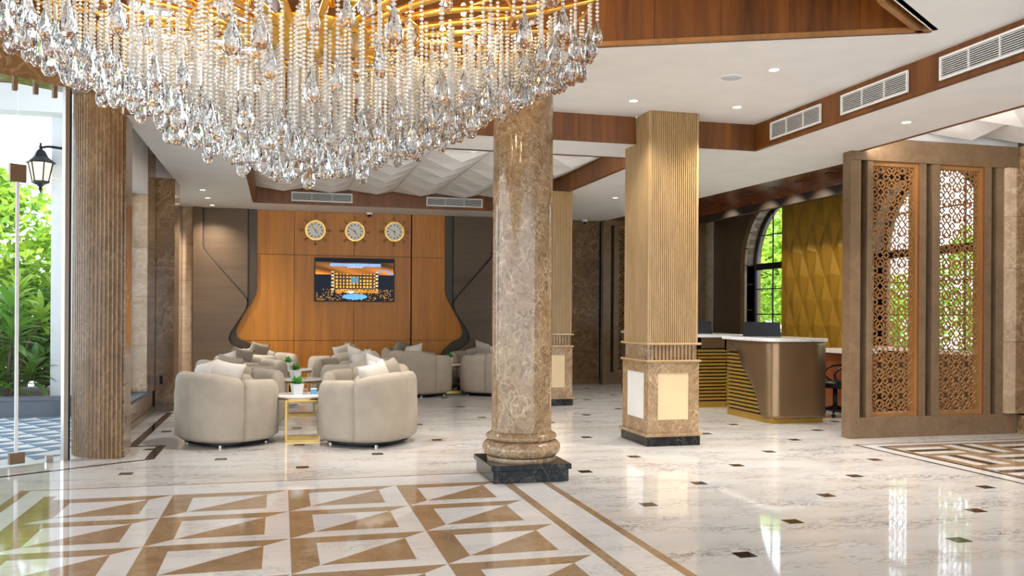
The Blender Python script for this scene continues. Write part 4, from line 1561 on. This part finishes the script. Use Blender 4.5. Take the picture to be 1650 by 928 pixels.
# ================================================================== AIR GRILLES
def grille(axis, plane, u0, u1, z0, z1, label, nslat, ndiv, group):
    loc = (plane, (u0 + u1) / 2, z0) if axis == 'x' else ((u0 + u1) / 2, plane, z0)
    g = thing('air_grille', loc, label, 'air grille', group)

    def bx(ua, ub, n0, n1, za, zb):
        if axis == 'x':
            return B(loc).box(plane + n0, plane + n1, ua, ub, za, zb)
        return B(loc).box(ua, ub, plane + n0, plane + n1, za, zb)
    fw = 0.018
    bx(u0, u1, -0.004, 0.004, z0, z1).build('backing', 'grille_dark', g)
    for a in ((u0, u1, z0, z0 + fw), (u0, u1, z1 - fw, z1), (u0, u0 + fw, z0 + fw, z1 - fw), (u1 - fw, u1, z0 + fw, z1 - fw)):
        bx(a[0], a[1], -0.022, -0.004, a[2], a[3]).build('frame', 'white', g)
    for i in range(nslat):
        z = lerp(z0 + fw, z1 - fw, (i + 0.5) / nslat)
        bx(u0 + fw, u1 - fw, -0.018, -0.006, z - 0.0025, z + 0.0025).build('slat', 'white', g)
    for i in range(1, ndiv):
        u = lerp(u0, u1, i / ndiv)
        bx(u - 0.004, u + 0.004, -0.020, -0.005, z0 + fw, z1 - fw).build('mullion', 'white', g)


for (a, c_, lab) in ((7.79, 8.73, 'white air grille on the wood beam closest to the square column'), (6.52, 7.46, 'middle white air grille on the right wood beam'), (5.20, 6.14, 'white air grille on the right wood beam at the picture edge')):
    grille('x', 5.22 - 0.004, a, c_, 3.325, 3.515, lab, 9, 3, 'grilles on the right beam')
for (a, c_, lab) in ((0.17, 1.21, 'left grille on the lounge recess fascia above the clocks'), (2.52, 3.55, 'right grille on the lounge recess fascia above the clocks')):
    grille('y', 15.80 - 0.004, a, c_, 3.325, 3.485, lab, 8, 3, 'grilles on the lounge fascia')

# ================================================================== DOWNLIGHTS, SPEAKER, CCTV
def make_downlight():
    d = thing('downlight', (0, 0, 0), 'x', 'downlight', 'recessed ceiling downlights')
    B().lathe([(0.040, 0.0), (0.055, -0.001), (0.058, -0.006), (0.050, -0.010), (0.040, -0.006), (0.040, 0.0)], 24).build('trim_ring', 'white', d, smooth=True)
    B().lathe([(0.0, -0.004), (0.041, -0.004), (0.041, 0.0), (0.0, 0.0)], 20).build('lens', 'lens', d)
    return d


dl = make_downlight()
LD = bpy.data.lights.new('downlight_lamp', 'SPOT')
LD.energy = 95
LD.color = (1.0, 0.94, 0.86)
LD.spot_size = math.radians(125)
LD.spot_blend = 0.9
LD.shadow_soft_size = 0.05
dls = [(3.45, 8.40, CEIL, 'downlight just left of the square column'), (4.59, 8.36, CEIL, 'downlight just right of the square column'), (4.20, 7.00, CEIL, 'downlight beside the round ceiling speaker'),
       (1.80, 9.55, SOF, 'downlight in the soffit left of the round column'), (5.85, 7.35, SOF, 'downlight in the white soffit under the right beam'),
       (-1.17, 14.4, SOF, 'nearest of three downlights in the left corner of the lounge'), (-1.17, 15.4, SOF, 'middle of three downlights in the left corner of the lounge'), (-1.17, 16.4, SOF, 'farthest of three downlights in the left corner of the lounge'),
       (0.20, 9.55, SOF, 'added fill downlight in the soffit behind the chandelier'), (5.2, 10.6, SOF, 'added fill downlight above the aisle beyond the square column'), (5.2, 13.4, SOF, 'added fill downlight above the aisle near the far counter')]  # last three are added fill lamps that brighten the back of the lobby
for i, (x, y, z, lab) in enumerate(dls):
    o = dl if i == 0 else copy_tree(dl)
    o.location = (x, y, z)
    o['label'] = 'small round recessed ' + lab
    lo = bpy.data.objects.new('lamp', LD)
    C.objects.link(lo)
    lo.parent = o
    lo.location = (0, 0, -0.02)
LC = bpy.data.lights.new('cove_lamp', 'SPOT')
LC.energy = 60
LC.color = (1.0, 0.84, 0.60)
LC.spot_size = math.radians(110)
LC.spot_blend = 0.8
LC.shadow_soft_size = 0.04
for i, y in enumerate((10.28, 11.0, 11.7, 12.4, 13.6)):
    d2 = thing('cove_spotlight', (7.0, y, SOF), 'dark recessed spotlight number %s from the stone screen in the wood cove' % ('one', 'two', 'three', 'four', 'five')[i], 'downlight', 'spotlights in the wood cove')
    B().lathe([(0.0, -0.002), (0.045, -0.002), (0.055, -0.003), (0.055, -0.008), (0.042, -0.008), (0.03, -0.002)], 20).build('ring', 'black', d2)
    lo = bpy.data.objects.new('lamp', LC)
    C.objects.link(lo)
    lo.parent = d2
    lo.location = (0, 0, -0.02)
    lo.rotation_euler = (0, math.radians(-28), 0)
    B().lathe([(0.0, -0.0035), (0.02, -0.0035), (0.02, -0.002), (0.0, -0.002)], 12).build('lens', 'steel', d2)
sp = thing('ceiling_speaker', (3.97, 7.34, CEIL), 'round pale grey ceiling speaker left of a downlight', 'speaker')
B().lathe([(0.0, -0.008), (0.085, -0.007), (0.092, -0.004), (0.092, 0.0), (0.0, 0.0)], 32).build('grille', 'speaker', sp, smooth=True, auto=50)
B().lathe([(0.092, 0.0), (0.092, -0.005), (0.10, -0.003), (0.10, 0.0)], 32).build('rim', 'white', sp)
for (x, y, lab) in ((1.60, 16.75, 'small white security camera above the middle clock'), (5.85, 16.72, 'small white security camera above the dark marble wall')):
    cc = thing('security_camera', (x, y, SOF), lab, 'camera')
    B().lathe([(0.0, 0.0), (0.055, 0.0), (0.06, -0.03), (0.05, -0.045), (0.0, -0.045)], 20).build('housing', 'white', cc, smooth=True, auto=50)
    B().ell((0, 0, -0.05), (0.04, 0.04, 0.035), 16, 10).build('dome', 'black', cc, smooth=True)

def strip(loc, rot, sx_, sy_, power, parent):
    L_ = bpy.data.lights.new('added_recess_fill', 'AREA')
    L_.shape = 'RECTANGLE'
    L_.size, L_.size_y = sx_, sy_
    L_.energy = power
    L_.color = (1.0, 0.95, 0.88)
    o = bpy.data.objects.new('added_recess_fill', L_)
    C.objects.link(o)
    o.location = loc
    o.rotation_euler = rot
    o.parent = parent
    return o


# added fill lights behind the lips of both ceiling recesses, washing the relief panels
strip((1.9, 10.09, 3.34), (math.radians(100), 0, 0), 4.3, 0.05, 28, ceiling)
strip((6.44, 6.0, 3.34), (math.radians(100), 0, math.radians(-90)), 5.5, 0.05, 60, ceiling)

# ================================================================== CHANDELIER
CX, CY = 0.14, 5.0
ch = thing('crystal_chandelier', (CX, CY, 2.1), 'huge gold chandelier hung with crystal bead strands and teardrops', 'chandelier')
z0c = 2.1


def zt(r):
    return 2.86 + 0.16 * r ** 1.4 - z0c


def zb(r):
    q = max(0.0, r - 0.28)
    return 2.12 + 0.43 * q + 0.075 * q * q - z0c


B().lathe([(0.0, 0.70), (0.06, 0.69), (0.22, 0.735), (0.34, 0.80), (0.35, 0.83), (0.20, 0.82), (0.10, 0.86), (0.06, 0.95), (0.05, 1.1), (0.0, 1.1)], 40).build('hub', 'gold', ch, smooth=True, auto=50)
B().lathe([(0.0, 1.05), (0.03, 1.05), (0.03, 2.2), (0.0, 2.2)], 16).build('stem', 'gold', ch, smooth=True, auto=50)
B().lathe([(0.0, 2.12), (0.3, 2.14), (0.42, 2.2), (0.42, 2.25), (0.0, 2.25)], 40).build('canopy', 'gold', ch, smooth=True, auto=50)
NA = 26
for i in range(NA):
    a = 2 * PI * i / NA + 0.05
    ph = i * 1.7
    pts = []
    for q in range(13):
        r = lerp(0.15, 1.60, q / 12)
        aa = a + 0.10 * math.sin(q * 0.55 + ph) * (q / 12)
        pts.append((r * math.cos(aa), r * math.sin(aa), zt(r) + 0.05 * math.sin(q / 12 * PI * 1.6 + 0.4 * math.sin(ph))))
    arm = B().tube(pts, [lerp(0.024, 0.013, q / 12) for q in range(13)], 7).build('arm', 'gold', ch, smooth=True)
    # forked twig
    q0 = Vector(pts[6])
    tw = [tuple(q0), tuple(q0 + Vector((0.16 * math.cos(a + 0.35), 0.16 * math.sin(a + 0.35), 0.07))), tuple(q0 + Vector((0.34 * math.cos(a + 0.3), 0.34 * math.sin(a + 0.3), 0.06))), tuple(q0 + Vector((0.5 * math.cos(a + 0.18), 0.5 * math.sin(a + 0.18), 0.12)))]
    B().tube(tw, 0.010, 6).build('twig', 'gold', arm, smooth=True)
    rb = (0.45, 0.85, 1.25, 1.0)[i % 4]
    bb = (rb * math.cos(a + 0.06), rb * math.sin(a + 0.06), zt(rb) + 0.03)
    so_ = B().lathe([(0.0, 0.0), (0.016, 0.0), (0.012, 0.05), (0.0, 0.05)], 10, (bb[0], bb[1]))
    so_.v = [(v[0], v[1], v[2] + bb[2]) for v in so_.v]
    so_ = so_.build('lamp_socket', 'gold', ch)
    B().ell((bb[0], bb[1], bb[2] + 0.085), (0.017, 0.017, 0.04), 10, 8).build('bulb', 'bulb', so_, smooth=True)
for r in (0.62, 1.12, 1.57):
    B().tube([(r * math.cos(2 * PI * i / 64), r * math.sin(2 * PI * i / 64), zt(r) - 0.01) for i in range(64)], 0.010, 6, True).build('hoop', 'gold', ch, smooth=True)


def bead_geo(b, x, y, z, r):
    n = 6
    vs_ = [(x, y, z - r)] + [(x + r * math.cos(2 * PI * i / n), y + r * math.sin(2 * PI * i / n), z - r * 0.35) for i in range(n)] \
        + [(x + r * math.cos(2 * PI * i / n), y + r * math.sin(2 * PI * i / n), z + r * 0.35) for i in range(n)] + [(x, y, z + r)]
    fs = [(0, 1 + (i + 1) % n, 1 + i) for i in range(n)] + [(1 + i, 1 + (i + 1) % n, 7 + (i + 1) % n, 7 + i) for i in range(n)] + [(13, 7 + i, 7 + (i + 1) % n) for i in range(n)]
    b.add(vs_, fs)


def drop_geo(b, x, y, z, s_=1.0, rot=0.0):
    n = 8
    prof = [(0.004, 0.0), (0.010, -0.018), (0.021, -0.050), (0.0265, -0.072), (0.024, -0.092), (0.012, -0.106)]
    vs_, fs = [], []
    for q, (r, dz) in enumerate(prof):
        for i in range(n):
            a = 2 * PI * (i + 0.5 * (q % 2)) / n + rot
            vs_.append((x + s_ * r * math.cos(a), y + s_ * 0.75 * r * math.sin(a), z + s_ * dz))
    for q in range(len(prof) - 1):
        for i in range(n):
            i2 = (i + 1) % n
            if q % 2 == 0:
                fs += [(q * n + i, (q + 1) * n + i, q * n + i2), (q * n + i2, (q + 1) * n + i, (q + 1) * n + i2)]
            else:
                fs += [(q * n + i, (q + 1) * n + i, (q + 1) * n + i2), (q * n + i, (q + 1) * n + i2, q * n + i2)]
    fs += [tuple(range(n)), tuple((len(prof) - 1) * n + i for i in range(n - 1, -1, -1))]
    b.add(vs_, fs)


BP = 0.0215
strand_me = {}


def strand_mesh(n):
    if n not in strand_me:
        b = B()
        for i in range(n):
            bead_geo(b, 0, 0, -BP * (i + 0.5), 0.0098)
        me = b.mesh('bead_strand')
        me.materials.append(M['bead'])
        strand_me[n] = me
    return strand_me[n]


drop_me = []
for v_ in range(3):
    b = B()
    drop_geo(b, 0, 0, 0, (1.35, 1.6, 1.15)[v_])
    me = b.mesh('crystal_drop')
    me.materials.append(M['crystal'])
    drop_me.append(me)
rnd = random.Random(11)
st = []
r = 0.10
while r < 1.63:
    n_ = max(5, int(2 * PI * r / 0.100))
    for i in range(n_):
        a = 2 * PI * (i + rnd.uniform(-0.25, 0.25)) / n_ + r * 3
        rr = r + rnd.uniform(-0.03, 0.03)
        x, y = rr * math.cos(a), rr * math.sin(a)
        top = zt(rr) + rnd.uniform(-0.02, 0.04)
        bot = zb(rr) + rnd.choice((0.0, 0.0, 0.03, 0.07, 0.12)) + rnd.uniform(-0.015, 0.015)
        nb = max(3, int((top - bot - 0.15) / BP))
        near = y < -0.35 and rr > 0.5
        if near and rnd.random() < 0.66:
            continue
        hasdrop = (not near) or rnd.random() < 0.35
        st.append((x, y, top, nb, rnd.randrange(3) if hasdrop else -1, rnd.uniform(0, PI), rr))
    r += 0.098
# upper short strands with drops above the arms
for i in range(36):
    rr = rnd.uniform(0.3, 1.6)
    a = rnd.uniform(0, 2 * PI)
    st.append((rr * math.cos(a), rr * math.sin(a), zt(rr) + rnd.uniform(0.12, 0.3), rnd.randrange(3, 8), rnd.randrange(3), 0.0, rr))


def prominence(s_):
    x, y, top, nb, v_, ro, rr = s_
    zbot = z0c + top - nb * BP - 0.1
    d = (CX + x) * math.sin(YAW) + (CY + y) * math.cos(YAW)
    py = 505 - 1430 * (zbot - 1.4) / d
    lowest = py + (60 if rr < 1.0 else 0) + (40 if y < 0 else 0)
    return lowest - 30 * abs(py < 0)


order = sorted(range(len(st)), key=lambda i: -prominence(st[i]))
single = set(order[:300])
sb, sd = B(), B()
for i, (x, y, top, nb, v_, ro, rr) in enumerate(st):
    if i in single:
        s_ = inst('bead_strand', strand_mesh(nb), ch, (x, y, top))
        if v_ >= 0:
            inst('crystal_drop', drop_me[v_], s_, (0, 0, -nb * BP), (0, 0, ro))
    else:
        for q in range(nb):
            bead_geo(sb, x, y, top - BP * (q + 0.5), 0.0098)
        if v_ >= 0:
            drop_geo(sd, x, y, top - nb * BP, (1.35, 1.6, 1.15)[v_], ro)
tag(sb.build('bead_curtain', 'bead', ch), kind='stuff')
tag(sd.build('crystal_fringe', 'crystal', ch), kind='stuff')
LP = bpy.data.lights.new('chandelier_lamp', 'POINT')
LP.energy = 28
LP.color = (1.0, 0.74, 0.40)
LP.shadow_soft_size = 0.06
for i in range(6):
    a = 2 * PI * i / 6
    lo = bpy.data.objects.new('lamp', LP)
    C.objects.link(lo)
    lo.parent = ch
    lo.location = (0.9 * math.cos(a), 0.9 * math.sin(a), zt(0.9) + 0.22)

# ================================================================== OUTSIDE
b = B()
b.add([(-40, -6, -0.02), (-1.7, -6, -0.02), (-1.7, 40, -0.02), (-40, 40, -0.02)], [(0, 1, 2, 3)])
b.add([(8.9, -6, -0.3), (40, -6, -0.3), (40, 40, -0.3), (8.9, 40, -0.3)], [(0, 1, 2, 3)])
terr = b.build('ground', 'ground')
struct(terr, 'pale outdoor ground around the building', 'ground')
pave = B().prism([(-1.72, 9.35), (-1.95, 9.13), (-6, 6.03), (-7.5, 6.03), (-7.5, 12.9), (-2.0, 12.9), (-2.0, 9.6)], -0.019, -0.004).build('paving', 'pave_white')
pave['kind'] = 'structure'
tag(pave, 'white and slate blue zigzag paving outside the glass entrance', 'paving')
tsz = 0.36
for i in range(-2, 11):
    for j in range(0, 13):
        x, y = -2.05 - i * tsz, 12.85 - j * 0.28
        if (x + 1.95) * 0.607 - (y - 9.13) * 0.795 > -0.28 or x > -2.0 or x < -5.5:
            continue
        off = 0.18 if j % 2 else 0
        B().prism([(x - off, y), (x - tsz * 0.9 - off, y - 0.03), (x - tsz * 0.5 - off, y - 0.27)], -0.006, 0.001).build('slate_tile', 'pave_slate', pave)
pl_ = thing('planter', (-3.6, 13.3, 0), 'long slate grey planter kerb under the garden shrubs', 'planter')
B().box(-3.0, 1.0, -0.35, -0.20, -0.02, 0.21).build('front_wall', 'planter', pl_)
B().box(-3.0, 1.05, -0.37, -0.18, 0.21, 0.26).build('coping', 'planter', pl_, bevel=0.005)
B().box(-3.0, 1.0, -0.20, 2.6, -0.02, 0.17).build('soil', 'soil', pl_)
ew = thing('white_pier', (-2.55, 13.9, 0), 'tall white rendered pier outside beside the planter', 'pier')
B().box(-0.53, 0.45, -0.4, 0.2, 0, 4.4).build('shaft', 'ext_white', ew)
B().box(-0.55, 0.47, -0.42, 0.2, 0, 0.2).build('foot', 'ext_white', ew)
can = B().box(-9, -2.0, 9.25, 13.6, 4.4, 4.6)
can = can.build('porch_roof', 'ext_white')
tag(can, 'white porch roof outside over the entrance paving', 'roof', kind='structure')
B().box(-9, -2.05, 13.0, 13.35, 4.05, 4.4).build('porch_beam', 'ext_white', can)

# lantern on the white pier
ln = thing('wall_lantern', (-3.17, 13.30, 3.33), 'black iron carriage lantern glowing on the white pier', 'lantern')
B().tube([(0.34, 0.1, 0.30), (0.1, 0, 0.31), (0.0, 0, 0.29)], 0.018, 8).build('bracket', 'black_metal', ln)
B().lathe([(0.0, 0.36), (0.02, 0.35), (0.012, 0.32), (0.03, 0.30), (0.015, 0.28), (0.06, 0.24), (0.10, 0.16), (0.185, 0.09), (0.195, 0.075), (0.0, 0.085)], 6).build('hood', 'black_metal', ln)
B().lathe([(0.0, 0.08), (0.145, 0.08), (0.095, -0.17), (0.0, -0.17)], 6).build('glass', 'lantern_glass', ln)
for i in range(6):
    a = 2 * PI * i / 6
    B().tube([(0.152 * math.cos(a), 0.152 * math.sin(a), 0.08), (0.10 * math.cos(a), 0.10 * math.sin(a), -0.18)], 0.010, 6).build('glazing_rib', 'black_metal', ln)
B().lathe([(0.0, -0.17), (0.12, -0.165), (0.115, -0.19), (0.05, -0.22), (0.02, -0.25), (0.03, -0.27), (0.012, -0.30), (0.0, -0.34)], 6).build('finial', 'black_metal', ln)

# shrubs with big single leaves
BIG = make_leaf('leaf', 0.46, 0.105, 0.42, 'leaf', 7)
BIGL = make_leaf('leaf', 0.42, 0.085, 0.30, 'leaf_light', 7)


def rosette_shrub(x, y, z, heads, label, seed, me):
    rg = random.Random(seed)
    s_ = thing('leafy_shrub', (x, y, z), label, 'shrub', 'broad-leaved shrubs in the planter')
    for (hx_, hy_, hz_, n) in heads:
        B().tube([(0, 0, 0), (hx_ * 0.4, hy_ * 0.4, hz_ * 0.55), (hx_, hy_, hz_)], [0.025, 0.02, 0.012], 6).build('stem', 'bark', s_, smooth=True)
        for i in range(n):
            a = 2.399 * i + rg.random()
            el = math.radians(60 - 85 * i / n)
            inst('leaf', me, s_, (hx_, hy_, hz_ - 0.012 * i), (el, rg.uniform(-0.3, 0.3), a), (rg.uniform(0.75, 1.15),) * 3)


rosette_shrub(-3.62, 13.50, 0.17, [(0.1, -0.1, 0.95, 22), (-0.35, 0, 0.62, 18), (0.3, 0, 0.45, 18), (-0.1, -0.05, 0.28, 18), (0.05, 0.2, 1.25, 20)], 'dark broad-leaved shrub at the front right of the planter', 1, BIG)
rosette_shrub(-4.25, 13.60, 0.17, [(0, -0.1, 0.75, 22), (-0.4, 0.1, 1.2, 18), (0.35, -0.1, 0.4, 16), (-0.1, -0.05, 0.3, 18), (0.2, 0.2, 1.0, 20)], 'dark broad-leaved shrub at the front left of the planter', 2, BIG)
rosette_shrub(-3.75, 14.30, 0.17, [(0.05, 0, 1.55, 24), (-0.45, 0.1, 1.75, 22), (0.35, 0.1, 1.2, 20)], 'bright yellow-green shrub rising behind the dark ones', 3, BIGL)
rosette_shrub(-4.95, 14.2, 0.17, [(0, 0, 1.3, 20), (0.35, 0, 0.9, 18)], 'yellow-green shrub at the left edge of the planter', 4, BIGL)


def foliage(name, loc, blobs, label, mat, seed, n, leaf=0.12, group='garden trees', trunk=True):
    rg = random.Random(seed)
    t = thing(name, loc, label, 'tree', group)
    if trunk:
        B().tube([(0, 0, 0), (0.05, 0.03, blobs[0][2] * 0.6), (blobs[0][0], blobs[0][1], blobs[0][2])], [0.07, 0.05, 0.03], 7).build('trunk', 'bark', t, smooth=True)
    vs_, fs = [], []
    for i in range(n):
        bx_, by_, bz_, br = blobs[i % len(blobs)]
        d = Vector((rg.gauss(0, 1), rg.gauss(0, 1), rg.gauss(0, 1))).normalized() * br * rg.uniform(0.45, 1.0) ** 0.5
        p = Vector((bx_, by_, bz_)) + d
        u = Vector((rg.gauss(0, 1), rg.gauss(0, 1), rg.gauss(0, 0.6))).normalized()
        w = u.cross(Vector((rg.gauss(0, 1), rg.gauss(0, 1), rg.gauss(0, 1)))).normalized()
        L, W = leaf * rg.uniform(0.7, 1.3), leaf * 0.42
        k0 = len(vs_)
        vs_ += [tuple(p - u * L / 2), tuple(p + w * W / 2), tuple(p + u * L / 2), tuple(p - w * W / 2)]
        fs.append((k0, k0 + 1, k0 + 2, k0 + 3))
    me = bpy.data.meshes.new('foliage')
    me.from_pydata(vs_, [], fs)
    me.materials.append(M[mat])
    tag(inst('foliage', me, t, (0, 0, 0)), kind='stuff')
    return t


foliage('garden_tree', (-4.1, 16.2, -0.02), [(0, 0, 2.6, 0.9), (0.5, -0.2, 2.0, 0.8), (-0.6, 0, 3.2, 0.6), (0.3, -0.3, 1.3, 0.7), (-0.7, -0.2, 1.7, 0.8)], 'light green tree behind the planter shrubs', 'leaf_light', 5, 5200, 0.20)
foliage('garden_shrub', (-4.0, 15.1, 0.17), [(0, 0, 0.6, 0.55), (0.6, 0.0, 0.55, 0.5), (-0.7, 0, 0.7, 0.6), (0.3, 0.1, 1.1, 0.5), (0.75, 0.3, 0.9, 0.45)], 'dense dark green bush at the back of the planter', 'leaf', 12, 4200, 0.2)
foliage('garden_tree', (-5.9, 17.6, -0.02), [(0, 0, 2.8, 1.0), (0.5, 0, 3.4, 0.7), (-0.5, 0, 1.8, 1.0)], 'second green tree farther off at the left edge', 'leaf_light', 6, 4200, 0.22)
foliage('garden_tree', (12.4, 16.6, -0.3), [(0, 0, 1.3, 1.1), (0.2, 0.9, 1.6, 1.0), (0, -0.8, 1.5, 1.1)], 'low sunlit hedge seen through the left lattice panel', 'leaf_light', 7, 7000, 0.16)
foliage('garden_tree', (12.4, 12.5, -0.3), [(0, 0, 1.3, 1.1), (0.2, 0.9, 2.4, 1.1), (0, -0.9, 1.8, 1.1), (0.4, 0.4, 3.1, 0.8)], 'tall sunlit bush seen through the right lattice panel', 'leaf_light', 8, 8000, 0.16)
foliage('garden_tree', (12.8, 21.4, -0.3), [(0, 0.4, 1.6, 1.3), (0.0, -0.8, 2.6, 1.2), (0, 1.2, 2.8, 1.2), (0.4, 0.2, 3.8, 1.0)], 'green tree seen through the reception window', 'leaf_light', 9, 7000, 0.24)
foliage('garden_tree', (12.2, 7.9, -0.3), [(0, 0, 1.2, 1.0), (0.3, 0.7, 1.6, 1.0), (0, -0.9, 1.4, 1.0)], 'sunlit hedge nearest the lobby outside the right wall', 'leaf_light', 10, 4000, 0.16)
